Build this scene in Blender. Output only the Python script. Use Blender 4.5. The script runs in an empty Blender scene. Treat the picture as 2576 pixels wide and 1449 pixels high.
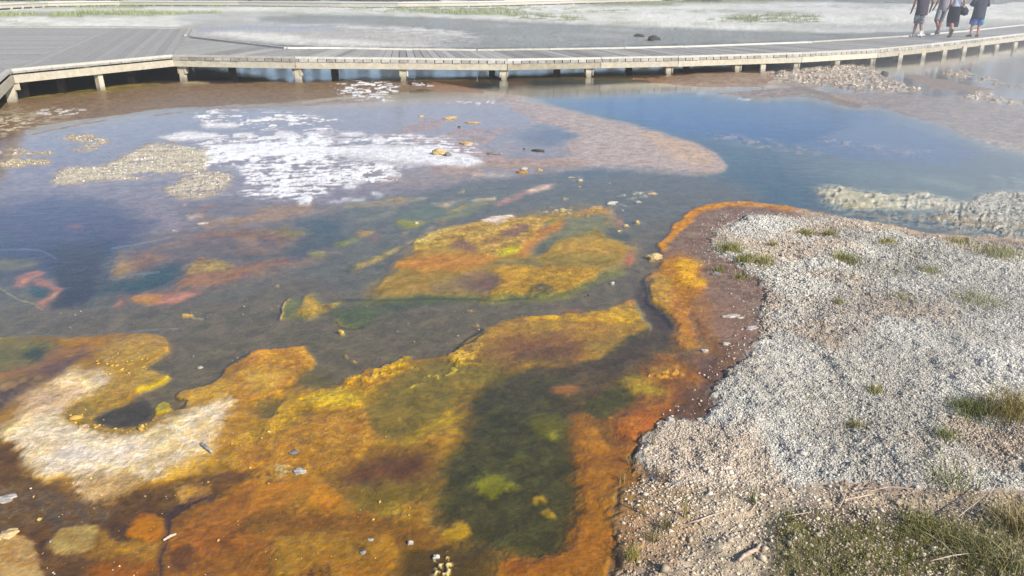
import bpy, bmesh, math, random
import numpy as np
from mathutils import Vector, Matrix

random.seed(7); rng = np.random.default_rng(7)
R = math.radians
scene = bpy.context.scene
col = scene.collection

# ------------------------------------------------------------------ camera
H, PITCH, F = 2.0, R(21.0), 1983.0          # eye height, tilt down, focal length in sheet units
CX, CY = 1288.0, 724.5
cp, sp = math.cos(PITCH), math.sin(PITCH)
cam_d = bpy.data.cameras.new('camera'); cam = bpy.data.objects.new('camera', cam_d); col.objects.link(cam)
cam.location = (0, 0, H); cam.rotation_euler = (R(90) - PITCH, 0, 0)
cam_d.sensor_width = 36; cam_d.lens = F / 2576 * 36; cam_d.clip_end = 20000; cam_d.clip_start = 0.05
scene.camera = cam

def U(X, Y, z=0.0):
    """survey sheet (X right, Y down) -> ground point at height z"""
    a, b = X - CX, Y - CY
    dx, dy, dz = a, F * cp - b * sp, -F * sp - b * cp
    t = (z - H) / dz
    return np.array([dx * t, dy * t, z])

# ------------------------------------------------------------------ helpers
def tag(o, label=None, cat=None, group=None, kind=None):
    if label: o['label'] = label
    if cat: o['category'] = cat
    if group: o['group'] = group
    if kind: o['kind'] = kind
    return o

def empty(name, loc, rz=0):
    o = bpy.data.objects.new(name, None); o.location = loc; o.rotation_euler = (0, 0, rz)
    o.empty_display_size = .1
    col.objects.link(o); return o

def mesh_obj(name, verts, faces, mat, parent=None, smooth=False, colors=None):
    me = bpy.data.meshes.new(name)
    me.from_pydata([tuple(v) for v in verts], [], [tuple(f) for f in faces]); me.update()
    if mat: me.materials.append(mat)
    if smooth: me.polygons.foreach_set('use_smooth', [True] * len(me.polygons))
    if colors is not None:
        at = me.color_attributes.new('Col', 'FLOAT_COLOR', 'POINT')
        c = np.ones((len(verts), 4), np.float32); c[:, :3] = colors
        at.data.foreach_set('color', c.ravel())
    o = bpy.data.objects.new(name, me); col.objects.link(o)
    if parent is not None:
        o.parent = parent
        o.matrix_parent_inverse = parent.matrix_basis.inverted()
    return o

def np_mesh(name, V, Fc, mat, colors=None, extra=None, smooth=False):
    """fast mesh from arrays: V (n,3), Fc (m,k) all with the same k"""
    me = bpy.data.meshes.new(name)
    n, (m, k) = len(V), Fc.shape
    me.vertices.add(n); me.vertices.foreach_set('co', V.astype(np.float32).ravel())
    me.loops.add(m * k); me.loops.foreach_set('vertex_index', Fc.astype(np.int32).ravel())
    me.polygons.add(m)
    me.polygons.foreach_set('loop_start', np.arange(0, m * k, k, dtype=np.int32))
    me.polygons.foreach_set('loop_total', np.full(m, k, dtype=np.int32))
    if smooth: me.polygons.foreach_set('use_smooth', np.ones(m, dtype=bool))
    me.update(calc_edges=True)
    me.materials.append(mat)
    for nm, arr in ([('Col', colors)] if colors is not None else []) + list((extra or {}).items()):
        at = me.color_attributes.new(nm, 'FLOAT_COLOR', 'POINT')
        c = np.ones((n, 4), np.float32); c[:, :3] = arr
        at.data.foreach_set('color', c.ravel())
    o = bpy.data.objects.new(name, me); col.objects.link(o); return o

class MB:
    def __init__(s): s.v, s.f = [], []
    def box8(s, p):                     # p: 8 points, bottom ring then top ring
        b = len(s.v); s.v += [tuple(q) for q in p]
        for f in ((0,3,2,1),(4,5,6,7),(0,1,5,4),(1,2,6,5),(2,3,7,6),(3,0,4,7)): s.f.append([b+i for i in f])
    def box(s, c, size, rz=0):
        cx, cy, cz = c; hx, hy, hz = [q/2 for q in size]; ca, sa = math.cos(rz), math.sin(rz)
        P = []
        for dz in (-hz, hz):
            for dx, dy in ((-hx,-hy),(hx,-hy),(hx,hy),(-hx,hy)):
                P.append((cx+dx*ca-dy*sa, cy+dx*sa+dy*ca, cz+dz))
        s.box8(P)
    def beam(s, a, b, w, h):            # bar from a to b: width w sideways, height h, centred
        a, b = Vector(a), Vector(b); d = b - a; n = Vector((-d.y, d.x, 0)).normalized() * w/2; z = Vector((0,0,h/2))
        s.box8([a-n-z, b-n-z, b+n-z, a+n-z, a-n+z, b-n+z, b+n+z, a+n+z])
    def prism(s, poly, z0, z1):
        b = len(s.v); n = len(poly)
        s.v += [(p[0], p[1], z0) for p in poly] + [(p[0], p[1], z1) for p in poly]
        s.f.append([b+i for i in range(n)][::-1]); s.f.append([b+n+i for i in range(n)])
        for i in range(n): j = (i+1) % n; s.f.append([b+i, b+j, b+n+j, b+n+i])
    def tube(s, pts, rad, seg=8):
        b0 = len(s.v); pts = [Vector(p) for p in pts]
        for i, p in enumerate(pts):
            d = (pts[min(i+1, len(pts)-1)] - pts[max(i-1, 0)]).normalized()
            u = d.cross(Vector((0,0,1)) if abs(d.z) < .95 else Vector((1,0,0))).normalized(); w = d.cross(u)
            r = rad[i] if hasattr(rad, '__len__') else rad
            rx, ry = r if hasattr(r, '__len__') else (r, r)
            for k in range(seg):
                a = 2*math.pi*k/seg; s.v.append(tuple(p + u*math.cos(a)*rx + w*math.sin(a)*ry))
        n = len(pts)
        for i in range(n-1):
            for k in range(seg):
                k2 = (k+1) % seg; s.f.append([b0+i*seg+k, b0+i*seg+k2, b0+(i+1)*seg+k2, b0+(i+1)*seg+k])
        s.f.append([b0+k for k in range(seg)][::-1]); s.f.append([b0+(n-1)*seg+k for k in range(seg)])
    def build(s, name, mat, parent=None, smooth=False, bevel=0):
        o = mesh_obj(name, s.v, s.f, mat, parent, smooth)
        bm = bmesh.new(); bm.from_mesh(o.data); bmesh.ops.recalc_face_normals(bm, faces=bm.faces)
        bm.to_mesh(o.data); bm.free()
        if bevel:
            m = o.modifiers.new('bevel', 'BEVEL'); m.width = bevel; m.segments = 1; m.limit_method = 'ANGLE'
        return o

def lin(c):
    c = np.asarray(c, float) / 255.0
    return np.where(c <= .04045, c / 12.92, ((c + .055) / 1.055) ** 2.4)

# ------------------------------------------------------------------ numpy noise
def _h(ix, iy, seed):
    n = (ix.astype(np.int64) * 374761393 + iy.astype(np.int64) * 668265263 + seed * 2147483647) & 0xffffffff
    n = ((n ^ (n >> 13)) * 1274126177) & 0xffffffff
    return ((n ^ (n >> 16)) & 0xffff) / 65535.0
def vnoise(x, y, seed=0):
    ix, iy = np.floor(x), np.floor(y); fx, fy = x - ix, y - iy
    fx = fx*fx*fx*(fx*(fx*6-15)+10); fy = fy*fy*fy*(fy*(fy*6-15)+10)
    ix = ix.astype(np.int64); iy = iy.astype(np.int64)
    a = _h(ix, iy, seed); b = _h(ix+1, iy, seed); c = _h(ix, iy+1, seed); d = _h(ix+1, iy+1, seed)
    return (a*(1-fx)+b*fx)*(1-fy) + (c*(1-fx)+d*fx)*fy
def fbm(x, y, seed=0, oct=4, gain=.5):
    t = 0; a = 1; s = 0
    for i in range(oct):
        c, sn = math.cos(.6*i), math.sin(.6*i)
        t = t + a * vnoise((x*c-y*sn)*2**i, (x*sn+y*c)*2**i, seed+i*17); s += a; a *= gain
    return t / s

# ------------------------------------------------------------------ survey raster
DX = 2.5
RX0, RX1, RY0, RY1 = -500, 3100, -40, 1700
RW, RH = int((RX1-RX0)/DX)+1, int((RY1-RY0)/DX)+1

def chaikin(p, n=2):
    p = np.asarray(p, float)
    for _ in range(n):
        q = np.roll(p, -1, 0)
        p = np.stack([p*.75+q*.25, p*.25+q*.75], 1).reshape(-1, 2)
    return p
def fill(poly):
    m = np.zeros((RH, RW), np.float32); p = (np.asarray(poly) - [RX0, RY0]) / DX
    x0, y0 = p[:, 0], p[:, 1]; x1, y1 = np.roll(x0, -1), np.roll(y0, -1)
    for r in range(max(0, int(y0.min())), min(RH-1, int(y0.max())+1)+1):
        yc = r + .0001
        k = ((y0 <= yc) & (y1 > yc)) | ((y1 <= yc) & (y0 > yc))
        if not k.any(): continue
        xs = np.sort(x0[k] + (yc-y0[k])/(y1[k]-y0[k])*(x1[k]-x0[k]))
        for i in range(0, len(xs)-1, 2):
            a, b = int(max(0, math.ceil(xs[i]))), int(min(RW-1, math.floor(xs[i+1])))
            if b >= a: m[r, a:b+1] = 1
    return m
def stroke(pts, w):
    m = np.zeros((RH, RW), np.float32); p = (np.asarray(pts, float) - [RX0, RY0]) / DX
    ws = (np.broadcast_to(w, (len(p),)) / DX / 2).astype(float); mx = ws.max() + 2
    for i in range(len(p)-1):
        a, b = p[i], p[i+1]
        xa, xb = int(max(0, min(a[0], b[0])-mx)), int(min(RW, max(a[0], b[0])+mx+1))
        ya, yb = int(max(0, min(a[1], b[1])-mx)), int(min(RH, max(a[1], b[1])+mx+1))
        if xb <= xa or yb <= ya: continue
        yy, xx = np.mgrid[ya:yb, xa:xb]; d = b-a
        t = np.clip(((xx-a[0])*d[0]+(yy-a[1])*d[1])/max(1e-6, d@d), 0, 1)
        dist = np.hypot(xx-a[0]-t*d[0], yy-a[1]-t*d[1]); wd = ws[i]+(ws[i+1]-ws[i])*t
        m[ya:yb, xa:xb] = np.maximum(m[ya:yb, xa:xb], np.clip(wd-dist+.5, 0, 1))
    return m
def blur(m, r):
    n = int(round(r / DX))
    if n < 1: return m
    for ax in (0, 1):
        k = n if ax == 1 else max(1, int(n*.6))
        for _ in range(2):
            c = np.cumsum(np.pad(m, [(k+1, k) if a == ax else (0, 0) for a in (0, 1)], mode='edge'), axis=ax)
            m = (c[2*k+1:] - c[:-2*k-1]) / (2*k+1) if ax == 0 else (c[:, 2*k+1:] - c[:, :-2*k-1]) / (2*k+1)
    return m.astype(np.float32)

# ------------------------------------------------------------------ ground grid
xs = np.concatenate([np.linspace(-2200, -480, 50)[:-1], np.linspace(-480, -40, 110)[:-1],
                     np.arange(-40, 2620, 2.2), np.linspace(2620, 3060, 110), np.linspace(3060, 4700, 45)[1:]])
ys = np.concatenate([[-27.5, -26.8,  -26, -23, -20, -17, -14, -11], np.arange(-8, 1470, 2.15),
                     np.linspace(1470, 1700, 60)[1:], np.linspace(1700, 3400, 50)[1:]])
GW, GH = len(xs), len(ys)
SX, SY = np.meshgrid(xs, ys)
b_ = SY - CY; dz_ = -F*sp - b_*cp; t_ = -H / dz_
WX = (SX-CX)*t_; WY = (F*cp - b_*sp)*t_
dist = np.hypot(WX, WY)
# log-polar coordinates of the ground: cells keep their shape at every distance
LU = np.arctan2(WX, WY); LV = np.log(np.maximum(dist, .3))
fore = np.clip(2.0/np.maximum(dist, 1), .03, .8)

n1 = fbm(LU*26, LV*26, 1, 5) - .5; n2 = fbm(LU*26, LV*26, 51, 5) - .5
n3 = fbm(LU*95, LV*95, 101, 3) - .5; n4 = fbm(LU*95, LV*95, 151, 3) - .5
n5 = fbm(LU*300, LV*300, 171, 2) - .5; n6 = fbm(LU*300, LV*300, 181, 2) - .5
WPX = n1*2.6 + n3*1.1 + n5*.5; WPY = (n2*2.6 + n4*1.1 + n6*.5) * np.clip(fore*1.4, .1, 1)

# feathering along the run of the water: fine across it, long along it
ra, rb_ = LU*.72+LV*.69, -LU*.69+LV*.72
FLW = (fbm(ra*11+n1, rb_*120+n2*3, 201, 4)-.5) + .5*(fbm(ra*30, rb_*260+n1*4, 221, 3)-.5)
KH = fbm(LU*38+n1*2, LV*150+n2*2, 241, 5)
def look(m, amp, sl=(slice(None), slice(None)), fl=0.):
    x = np.clip((SX[sl] + WPX[sl]*amp + FLW[sl]*fl - RX0)/DX, 0, RW-1.001); y = np.clip((SY[sl] + WPY[sl]*amp - FLW[sl]*fl*.45 - RY0)/DX, 0, RH-1.001)
    ix, iy = x.astype(np.int32), y.astype(np.int32); fx, fy = (x-ix).astype(np.float32), (y-iy).astype(np.float32)
    return (m[iy, ix]*(1-fx)+m[iy, ix+1]*fx)*(1-fy) + (m[iy+1, ix]*(1-fx)+m[iy+1, ix+1]*fx)*fy

COL = np.zeros((GH, GW, 3), np.float32) + lin((78, 78, 72)).astype(np.float32)
HT = np.full((GH, GW), -.06, np.float32)
GRIT = np.zeros((GH, GW), np.float32); WET = np.zeros((GH, GW), np.float32) + 1; NET = np.zeros((GH, GW), np.float32)
RAST = {}
def sm(x, a, b):
    t = np.clip((x-a)/(b-a), 0, 1); return t*t*(3-2*t)

K1 = fbm(LU*60, LV*60, 300, 5); K2 = fbm(LU*140, LV*140, 320, 4); K0 = fbm(LU*14, LV*14, 340, 4)
KW = fbm(WX*9, WY*9, 360, 4)
K1, K2, K0, KW, KH = [np.clip(.5+(k-.5)*1.5, 0, 1).astype(np.float32) for k in (K1, K2, K0, KW, KH)]
KHM = np.clip(.5+((KH-.5)+(K2-.5)*.9+(K1-.5)*.5)*.75, 0, 1)
K1 = (K1*.55 + np.clip(.5+FLW*.8, 0, 1)*.45).astype(np.float32)
def L(pts, c, h=None, bl=8, wp=14, a=1., grit=None, wet=None, net=None, sc=None, c2=None, st=None, key=None, xf=None, mo=.5, ch=2):
    """one patch of ground: outline, pigment, height over the water, edge softness, edge raggedness, cover"""
    p = np.asarray(pts, float); bl = bl*1.15
    if xf: p = p / xf[2] + [xf[0], xf[1]]
    m = stroke(p, st) if st is not None else fill(chaikin(p, ch))
    m = blur(m, bl)
    if key: RAST[key] = m
    mg = 30 + bl*3 + wp*3
    x0, y0 = p.min(0) - mg; x1, y1 = p.max(0) + mg
    if x0 < RX0+60: x0 = -1e9
    if x1 > RX1-60: x1 = 1e9
    if y0 < RY0+60: y0 = -1e9
    if y1 > RY1-60: y1 = 1e9
    sl = (slice(np.searchsorted(ys, y0), np.searchsorted(ys, y1)), slice(np.searchsorted(xs, x0), np.searchsorted(xs, x1)))
    if SX[sl].size == 0: return
    M = look(m, wp, sl, min(24, (bl-3)*2.6) if bl > 4.5 and st is None else 0) * a
    if sc is not None:                       # broken cover: (threshold, softness, which noise)
        N = (K1, K2, KW, K0, KHM)[sc[2] if len(sc) > 2 else 1][sl]
        M = M * sm(N + (look(blur(m, bl+14), wp, sl)-1)*.25, sc[0]-sc[1], sc[0]+sc[1])
    M3 = M[..., None]; c = lin(c).astype(np.float32)
    if c2 is not None:
        q = sm(K1[sl]*.6+K2[sl]*.4, mo-.12, mo+.12)[..., None]; c = c*(1-q) + lin(c2).astype(np.float32)*q
    COL[sl] = COL[sl]*(1-M3) + c*M3
    for A, v in ((HT, h), (GRIT, grit), (WET, wet), (NET, net)):
        if v is not None: A[sl] = A[sl]*(1-M) + v*M

T1, T2, T3 = (0, 0, 3.0), (858.6, 0, 3.0), (1717.3, 0, 3.0)
M1, M2, M3_ = (0, 295, 2.7), (858.6, 295, 2.7), (1717.3, 295, 2.7)
B1, B2, B3, B4 = (0, 831.8, 2.348), (644, 831.8, 2.348), (1288, 831.8, 2.348), (1932, 831.8, 2.348)
Q1 = (1140.4, 509.8, 3.2)     # 1700,760 native, 2.1467 px per px
Q2 = (402.5, 704.4, 3.2)
# ================================================================== far flats beyond the boardwalk
WH = (246, 243, 232)
L([(-600,-60),(3200,-60),(3200,70),(2576,75),(2100,85),(1884,80),(1717,72),(1560,67),(1426,63),(1276,55),(1192,50),(1026,43),(859,40),(660,38),(480,60),(640,62),(700,66),(640,80),(-600,80)],
  WH, h=.05, bl=4, wp=12, wet=0, c2=(228,225,212), grit=.5)
L([(430,58),(700,56),(1000,60),(1300,100),(1500,118),(1000,122),(700,122),(470,100)], (190,184,176), h=.03, bl=4, wp=6, wet=.4)
L([(640,62),(860,61),(1100,70),(1240,87),(1100,86),(860,72),(640,66)], (226,222,212), h=.03, bl=3, wp=8, sc=(.36,.1,0), wet=.4)
L([(490,68),(860,66),(860,82),(500,82)], (172,176,182), h=.025, bl=3, wp=8)
L([(490,80),(640,78),(860,84),(1060,92),(1300,108),(1400,118),(1150,118),(860,110),(600,100),(480,92)], (196,186,174), h=.03, bl=5, wp=12, wet=.6, sc=(.38,.12,0))
L([(497,84),(600,80),(860,100),(1000,112),(1150,118),(860,116),(720,112),(560,90)], (236,230,218), h=.035, bl=3, wp=8, wet=.3, grit=.3)
L([(860,96),(960,100),(1240,118),(860,120)], (206,198,186), h=.03, bl=3, wp=10, sc=(.5,.1,0), wet=.6)
# grass bands
GR = (112,126,62)
L([(-400,10),(60,10),(300,7),(600,6),(850,8),(1000,12),(860,15),(600,17),(400,20),(60,22),(-400,24)], GR, bl=2, wp=10, c2=(140,150,88), grit=1)
L([(-400,36),(60,32),(240,29),(600,31),(900,30),(1200,31),(1350,36),(1300,40),(900,34),(500,38),(240,43),(0,42),(-400,48)], GR, bl=2, wp=12, c2=(142,152,92), grit=1)
L([(-400,54),(0,49),(120,50),(230,48),(100,56),(-400,62)], GR, bl=2, wp=8, a=.8, sc=(.45,.1,0), grit=1)
L([(700,18),(1000,18),(1300,14),(1500,22),(1900,30),(1900,36),(1300,32),(900,26)], (150,156,98), bl=3, wp=14, a=.9, sc=(.42,.1,0), grit=1)
L([(859,22),(1250,16),(1400,30),(1300,38),(1000,35),(859,33)], (128,138,72), bl=4, wp=14, sc=(.34,.12,0), grit=1)
L([(1260,36),(1440,38),(1500,50),(1430,57),(1280,48)], (130,138,76), bl=4, wp=12, sc=(.36,.1,0), grit=1)
L([(1450,4),(1560,2),(1720,8),(1720,16),(1560,17),(1440,14)], (128,132,76), bl=3, wp=10, grit=1)
L([(1500,-20),(2100,-20),(2110,6),(1900,11),(1717,11),(1560,4)], (112,122,58), bl=3, wp=10, c2=(142,146,84), grit=1)
L([(2100,-10),(3100,-10),(3100,8),(2500,7),(2300,10),(2150,12)], (110,118,84), bl=4, wp=10, grit=1)
L([(1826,36),(1980,28),(2090,42),(2080,60),(1900,62),(1760,56)], (124,132,72), bl=5, wp=14, sc=(.42,.1,0), grit=1)
L([(1717,20),(2100,12),(2500,20),(2900,22),(2900,30),(2400,30),(2000,20)], (160,158,154), bl=4, wp=14, sc=(.5,.12,1))
L([(1580,26),(1717,24),(2000,32),(2300,44),(2300,48),(2000,37),(1717,28)], (152,150,146), bl=2, wp=10, sc=(.46,.1,1))
L([(1880,66),(2000,62),(2300,60),(2600,50),(2900,50),(2900,66),(2300,80),(2040,78)], (176,172,164), bl=6, wp=14, a=.7, c2=(190,186,178), wet=.5)
L([(1884,80),(1970,76),(2060,86),(2130,90),(2117,100),(1980,100)], (150,148,132), h=0, bl=5, wp=10)
L([(440,36),(700,34),(760,44),(700,58),(440,60)], (206,204,196), h=.03, bl=3, wp=6, wet=.3)
rs = random.Random(3)
for k_ in range(46):
    x0_, y0_ = rs.uniform(-100, 2500), rs.uniform(14, 64); ln_, th_ = rs.uniform(80, 420), rs.uniform(1.2, 3.2); dy_ = rs.uniform(-2, 5)
    L([(x0_, y0_), (x0_+ln_*.3, y0_-th_), (x0_+ln_, y0_+dy_), (x0_+ln_*.5, y0_+dy_*.6+th_)], rs.choice([(176,170,152), (206,200,184), (160,160,128), (252,250,244), (184,178,166), (148,154,108)]), bl=1.5, wp=8, a=.75)
# far pond: the water's grey reflection painted on a bed raised above it
L([(662,40),(859,40),(1026,43),(1192,50),(1276,55),(1426,63),(1560,67),(1717,72),(1884,80),(2030,90),(2117,97),(2000,108),(1717,125),(1300,128),(1199,120),(1060,108),(1240,88),(1100,72),(900,62),(740,60),(640,54)],
  (160,158,146), h=.03, bl=4, wp=9, c2=(150,148,136), wet=.75)
for k_ in range(40):
    x0_, y0_ = rs.uniform(560, 1900), rs.uniform(50, 112); ln_, th_ = rs.uniform(60, 320), rs.uniform(.8, 2.2)
    L([(x0_, y0_), (x0_+ln_*.3, y0_-th_), (x0_+ln_, y0_+ln_*.03), (x0_+ln_*.5, y0_+th_+ln_*.015)], rs.choice([(196,190,178), (140,138,126), (214,206,192), (172,168,156)]), bl=1.5, wp=8, a=.6)
L([(859,76),(1080,80),(1300,100),(1200,112),(1000,100),(859,92)], (206,200,188), h=.03, bl=8, wp=14, sc=(.45,.15,0))

# ================================================================== under and just before the boardwalk
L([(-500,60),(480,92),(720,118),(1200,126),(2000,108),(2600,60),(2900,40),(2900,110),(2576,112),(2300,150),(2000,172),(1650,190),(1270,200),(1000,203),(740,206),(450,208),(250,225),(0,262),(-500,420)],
  (52,52,46), h=-.07, bl=4, wp=6)  # bed under the deck painted dark for the deck's shadow
BR = (134,106,74)
L([(-500,420),(-30,260),(40,246),(130,234),(240,219),(330,208),(440,204),(600,203),(860,200),(1000,202),(1130,212),(1100,222),(1000,240),(860,248),(700,262),(500,272),(330,288),(120,318),(0,345),(-500,600)], BR, h=.004, bl=6, wp=12, c2=(118,94,66), mo=.55, wet=.45)
L([(-20,268),(40,252),(240,236),(400,214),(420,204),(330,206),(250,218),(130,232),(30,246),(-40,262)], (112,100,42), h=.004, bl=4, wp=10, c2=(150,128,62), grit=.6)
L([(440,206),(500,203),(540,207),(470,214)], (190,170,130), h=.012, bl=3, wp=10, grit=1, wet=.4)
L([(0,345),(120,318),(330,288),(500,270),(700,260),(860,246),(1000,240),(1000,256),(860,268),(560,282),(330,300),(160,330),(0,372)], (170,150,132), h=.004, bl=6, wp=14, c2=(140,120,104))
L([(-200,300),(60,268),(200,275),(180,300),(60,330),(-200,420)], (170,154,126), h=.006, bl=8, wp=16, sc=(.5,.12))
L([(1000,200),(1200,200),(1280,214),(1250,232),(1140,226),(1040,216)], (122,80,52), h=-.004, bl=5, wp=12)
L([(1080,205),(1180,220),(1270,232),(1400,262),(1510,292),(1480,296),(1340,262),(1200,240),(1060,232)], (150,108,72), h=.004, bl=5, wp=10)
# golden scum line at the deck's front
L([(860,202),(1000,199),(1150,197),(1300,194),(1480,193),(1600,196),(1717,188),(1840,182),(1900,190),(1800,204),(1690,208),(1560,202),(1400,199),(1200,202),(1000,206)], (150,118,66), h=.006, bl=3, wp=10, c2=(176,150,96), grit=.8)
L([(1560,196),(1717,186),(1900,180),(2010,190),(1960,204),(1860,212),(1720,216),(1640,212)], (140,98,64), h=.004, bl=4, wp=10, wet=.5, c2=(160,120,76))
L([(1640,212),(1760,206),(1950,205),(2060,212),(2090,224),(1950,222),(1800,224),(1700,220)], (160,136,112), h=.004, bl=4, wp=12)
# ================================================================== lavender flat on the left, thin film over dark mat
FL = (168,142,136)
L([(-500,560),(-500,380),(0,350),(160,326),(330,298),(560,280),(860,262),(1060,246),(1180,238),(1272,232),(1336,243),(1400,266),(1459,284),(1510,294),(1592,307),(1659,327),(1718,347),(1754,358),(1791,378),(1820,400),(1828,419),(1806,434),(1754,441),(1717,443),(1655,438),(1544,428),(1451,425),(1380,434),(1290,430),(1180,450),(1040,500),(860,520),(600,600),(300,640),(0,620),(-500,640)],
  FL, h=-.004, bl=5, wp=10, c2=(142,122,120), mo=.5)
L([(1272,232),(1336,243),(1459,284),(1592,307),(1718,347),(1791,378),(1828,419),(1800,436),(1700,443),(1560,430),(1451,424),(1400,400),(1440,370),(1380,330),(1300,280),(1240,250)], (192,172,158), h=.004, bl=20, wp=14, wet=.9, c2=(184,162,150))
L([(860,300),(1100,262),(1280,270),(1450,340),(1440,420),(1200,440),(1000,440),(900,420),(1050,360)], (176,154,148), h=.0005, bl=40, wp=20, a=.8)
L([(1272,232),(1336,243),(1392,263),(1459,283),(1509,293),(1592,308),(1659,328),(1718,348),(1754,359),(1791,379),(1817,400),(1826,419),(1806,433),(1754,440),(1717,442),(1655,437),(1600,430)], (196,160,120), h=.01, bl=3, wp=6, st=7)
L([(1560,318),(1660,330),(1740,360),(1800,400),(1780,425),(1700,400),(1640,350)], (206,172,140), h=.006, bl=10, wp=16, a=.8)
L([(1280,345),(1340,325),(1450,330),(1440,360),(1330,370)], (96,96,106), h=-.01, bl=10, wp=22, a=.8)
L([(1340,318),(1420,322),(1440,345),(1380,350),(1340,335)], (92,92,104), h=-.01, bl=8, wp=22, a=.7)
L([(1200,400),(1400,392),(1500,420),(1451,428),(1290,440),(1150,460),(1000,470),(900,455),(1100,425)], (178,146,122), h=.001, bl=12, wp=22, a=.8)
# tan gritty beds
TG = (224,214,192)
for P in ([(310,440),(330,400),(430,345),(520,330),(700,330),(830,280),(880,232),(960,200),(1100,180),(1250,190),(1430,210),(1500,270),(1450,335),(1300,370),(1150,400),(900,420),(700,432),(480,462)],
          [(1080,490),(1200,450),(1225,400),(1320,365),(1500,365),(1590,400),(1560,470),(1450,520),(1320,545),(1200,530)]):
    L(P, TG, h=.010, bl=8, wp=18, xf=M1, grit=1, wet=0, sc=(.24,.14,4), c2=(206,194,170), key='crumb%d' % len(RAST))
for P in ([(-60,215),(200,212),(380,235),(380,262),(200,262),(-60,262)], [(-60,300),(100,270),(330,285),(370,320),(200,335),(-60,350)],
          [(350,120),(560,105),(790,160),(760,200),(560,235),(470,215),(600,175),(380,150)]):
    L(P, (200,180,142), h=.008, bl=3, wp=18, xf=M1, grit=1, wet=.2, sc=(.36,.14,4), key='crumb%d' % len(RAST))
# white sinter
L([(540,350),(640,328),(860,330),(1060,345),(1200,380),(1215,405),(1120,425),(940,430),(880,450),(700,470),(640,440),(520,420),(500,380)], (206,204,204), h=.004, bl=14, wp=22, a=.75, wet=.6, sc=(.36,.2,4))
WT = (250,250,252)
def white(P, T, a=1., sc=None, wp=16, key=True):
    L(P, WT, h=.009, bl=2.5, wp=wp, xf=T, a=a, grit=.5, wet=0, sc=sc, c2=(232,228,226), key=('white%d' % len(RAST)) if key else None, mo=.58)
white([(1340,230),(1500,200),(1800,185),(2150,180),(2330,200),(2330,262),(2150,300),(1900,285),(1700,300),(1480,340),(1350,330),(1420,280)], M1, sc=(.28,.12,4))
white([(1380,215),(1650,180),(1900,190),(2318,205),(2318,250),(2050,262),(1700,250)], M1, wp=12)
white([(1700,360),(1800,340),(2050,345),(2020,400),(2150,420),(2330,430),(2330,470),(2100,470),(1950,490),(1850,512),(1760,500),(1820,470),(1750,430)], M1, sc=(.34,.12,4))
for P in ([(1020,118),(1120,130),(1250,90),(1490,118),(1430,140),(1330,150),(1200,160),(1120,148)], [(1310,40),(1640,35),(1620,68),(1400,76)], [(1850,105),(1950,95),(2060,110),(1980,160),(1860,130)],
          [(2050,142),(2180,140),(2195,170),(2080,178)], [(2010,530),(2140,530),(2085,590),(2110,615),(2020,612)], [(1255,672),(1390,665),(1405,685),(1262,692)],
          [(1460,690),(1540,675),(1650,682),(1600,710),(1555,704)], [(1222,590),(1290,588),(1255,606)], [(1150,770),(1200,765),(1212,775),(1170,780)], [(1590,110),(1720,112),(1700,135),(1600,130)],
          [(2180,500),(2240,495),(2220,515),(2180,512)], [(2200,570),(2300,565),(2310,578),(2230,582)], [(1750,480),(1830,478),(1850,505),(1770,505)]):
    white(P, M1, wp=10)
L([(1460,110),(1900,120),(2250,110),(2318,300),(2300,520),(1900,560),(1600,560),(1700,400),(1500,300),(1300,160)], WT, h=.007, bl=6, wp=16, xf=M1, wet=0, grit=.4, sc=(.47,.18,4))
L([(1150,-60),(2318,-40),(2318,120),(1850,90),(1300,40)], WT, h=.01, bl=8, wp=16, xf=M1, wet=0, grit=.4, sc=(.58,.10,4))
white([(-30,205),(200,195),(400,212),(500,195),(620,195),(700,215),(820,240),(900,275),(965,292),(930,322),(760,342),(600,312),(450,300),(300,292),(150,262),(-30,258)], M2, wp=12)
for P in ([(-20,102),(180,98),(192,120),(-20,126)], [(190,142),(310,130),(300,155),(250,180),(200,176)], [(270,382),(400,385),(415,402),(310,402)], [(30,432),(180,432),(190,446),(60,452)],
          [(180,510),(240,512),(295,535),(230,544)], [(330,560),(400,552),(390,585),(350,590)], [(-20,545),(180,550),(160,568),(-20,566)], [(-10,480),(60,460),(160,472),(40,486)]):
    white(P, M2, wp=10)
L([(-20,290),(300,300),(420,380),(380,410),(180,450),(-20,470)], WT, h=.007, bl=5, wp=16, xf=M2, wet=0, grit=.4, sc=(.46,.07,4))
L([(-30,120),(500,110),(900,180),(1000,230),(900,300),(600,180),(200,190),(-30,190)], WT, h=.008, bl=8, wp=16, xf=M2, wet=.3, a=.9, sc=(.45,.15,4))
L([(-60,610),(420,600),(440,700),(300,740),(-60,720)], WT, h=.007, bl=6, wp=10, xf=T2, wet=0, grit=.4, sc=(.54,.05,1))
L([(60,725),(420,725),(440,760),(200,770),(60,750)], WT, h=.007, bl=5, wp=10, xf=T2, wet=0, grit=.4, sc=(.50,.05,1))
L([(780,762),(1030,760),(1240,768),(1200,782),(800,780)], WT, h=.01, bl=3, wp=8, xf=T2, wet=0, grit=.4, sc=(.44,.07,1))
L([(480,610),(700,612),(690,660),(500,655)], WT, h=.01, bl=4, wp=8, xf=T2, wet=0, grit=.4, sc=(.46,.07,4))
L([(200,830),(500,820),(700,840),(650,870),(300,870)], (230,224,220), h=.004, bl=4, wp=10, xf=T1, wet=.2, sc=(.5,.06,1))
L([(-60,900),(200,880),(260,930),(100,1000),(-60,1010)], (222,208,180), h=.006, bl=4, wp=14, xf=T1, wet=.3, grit=.5, sc=(.50,.06,1))

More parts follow.
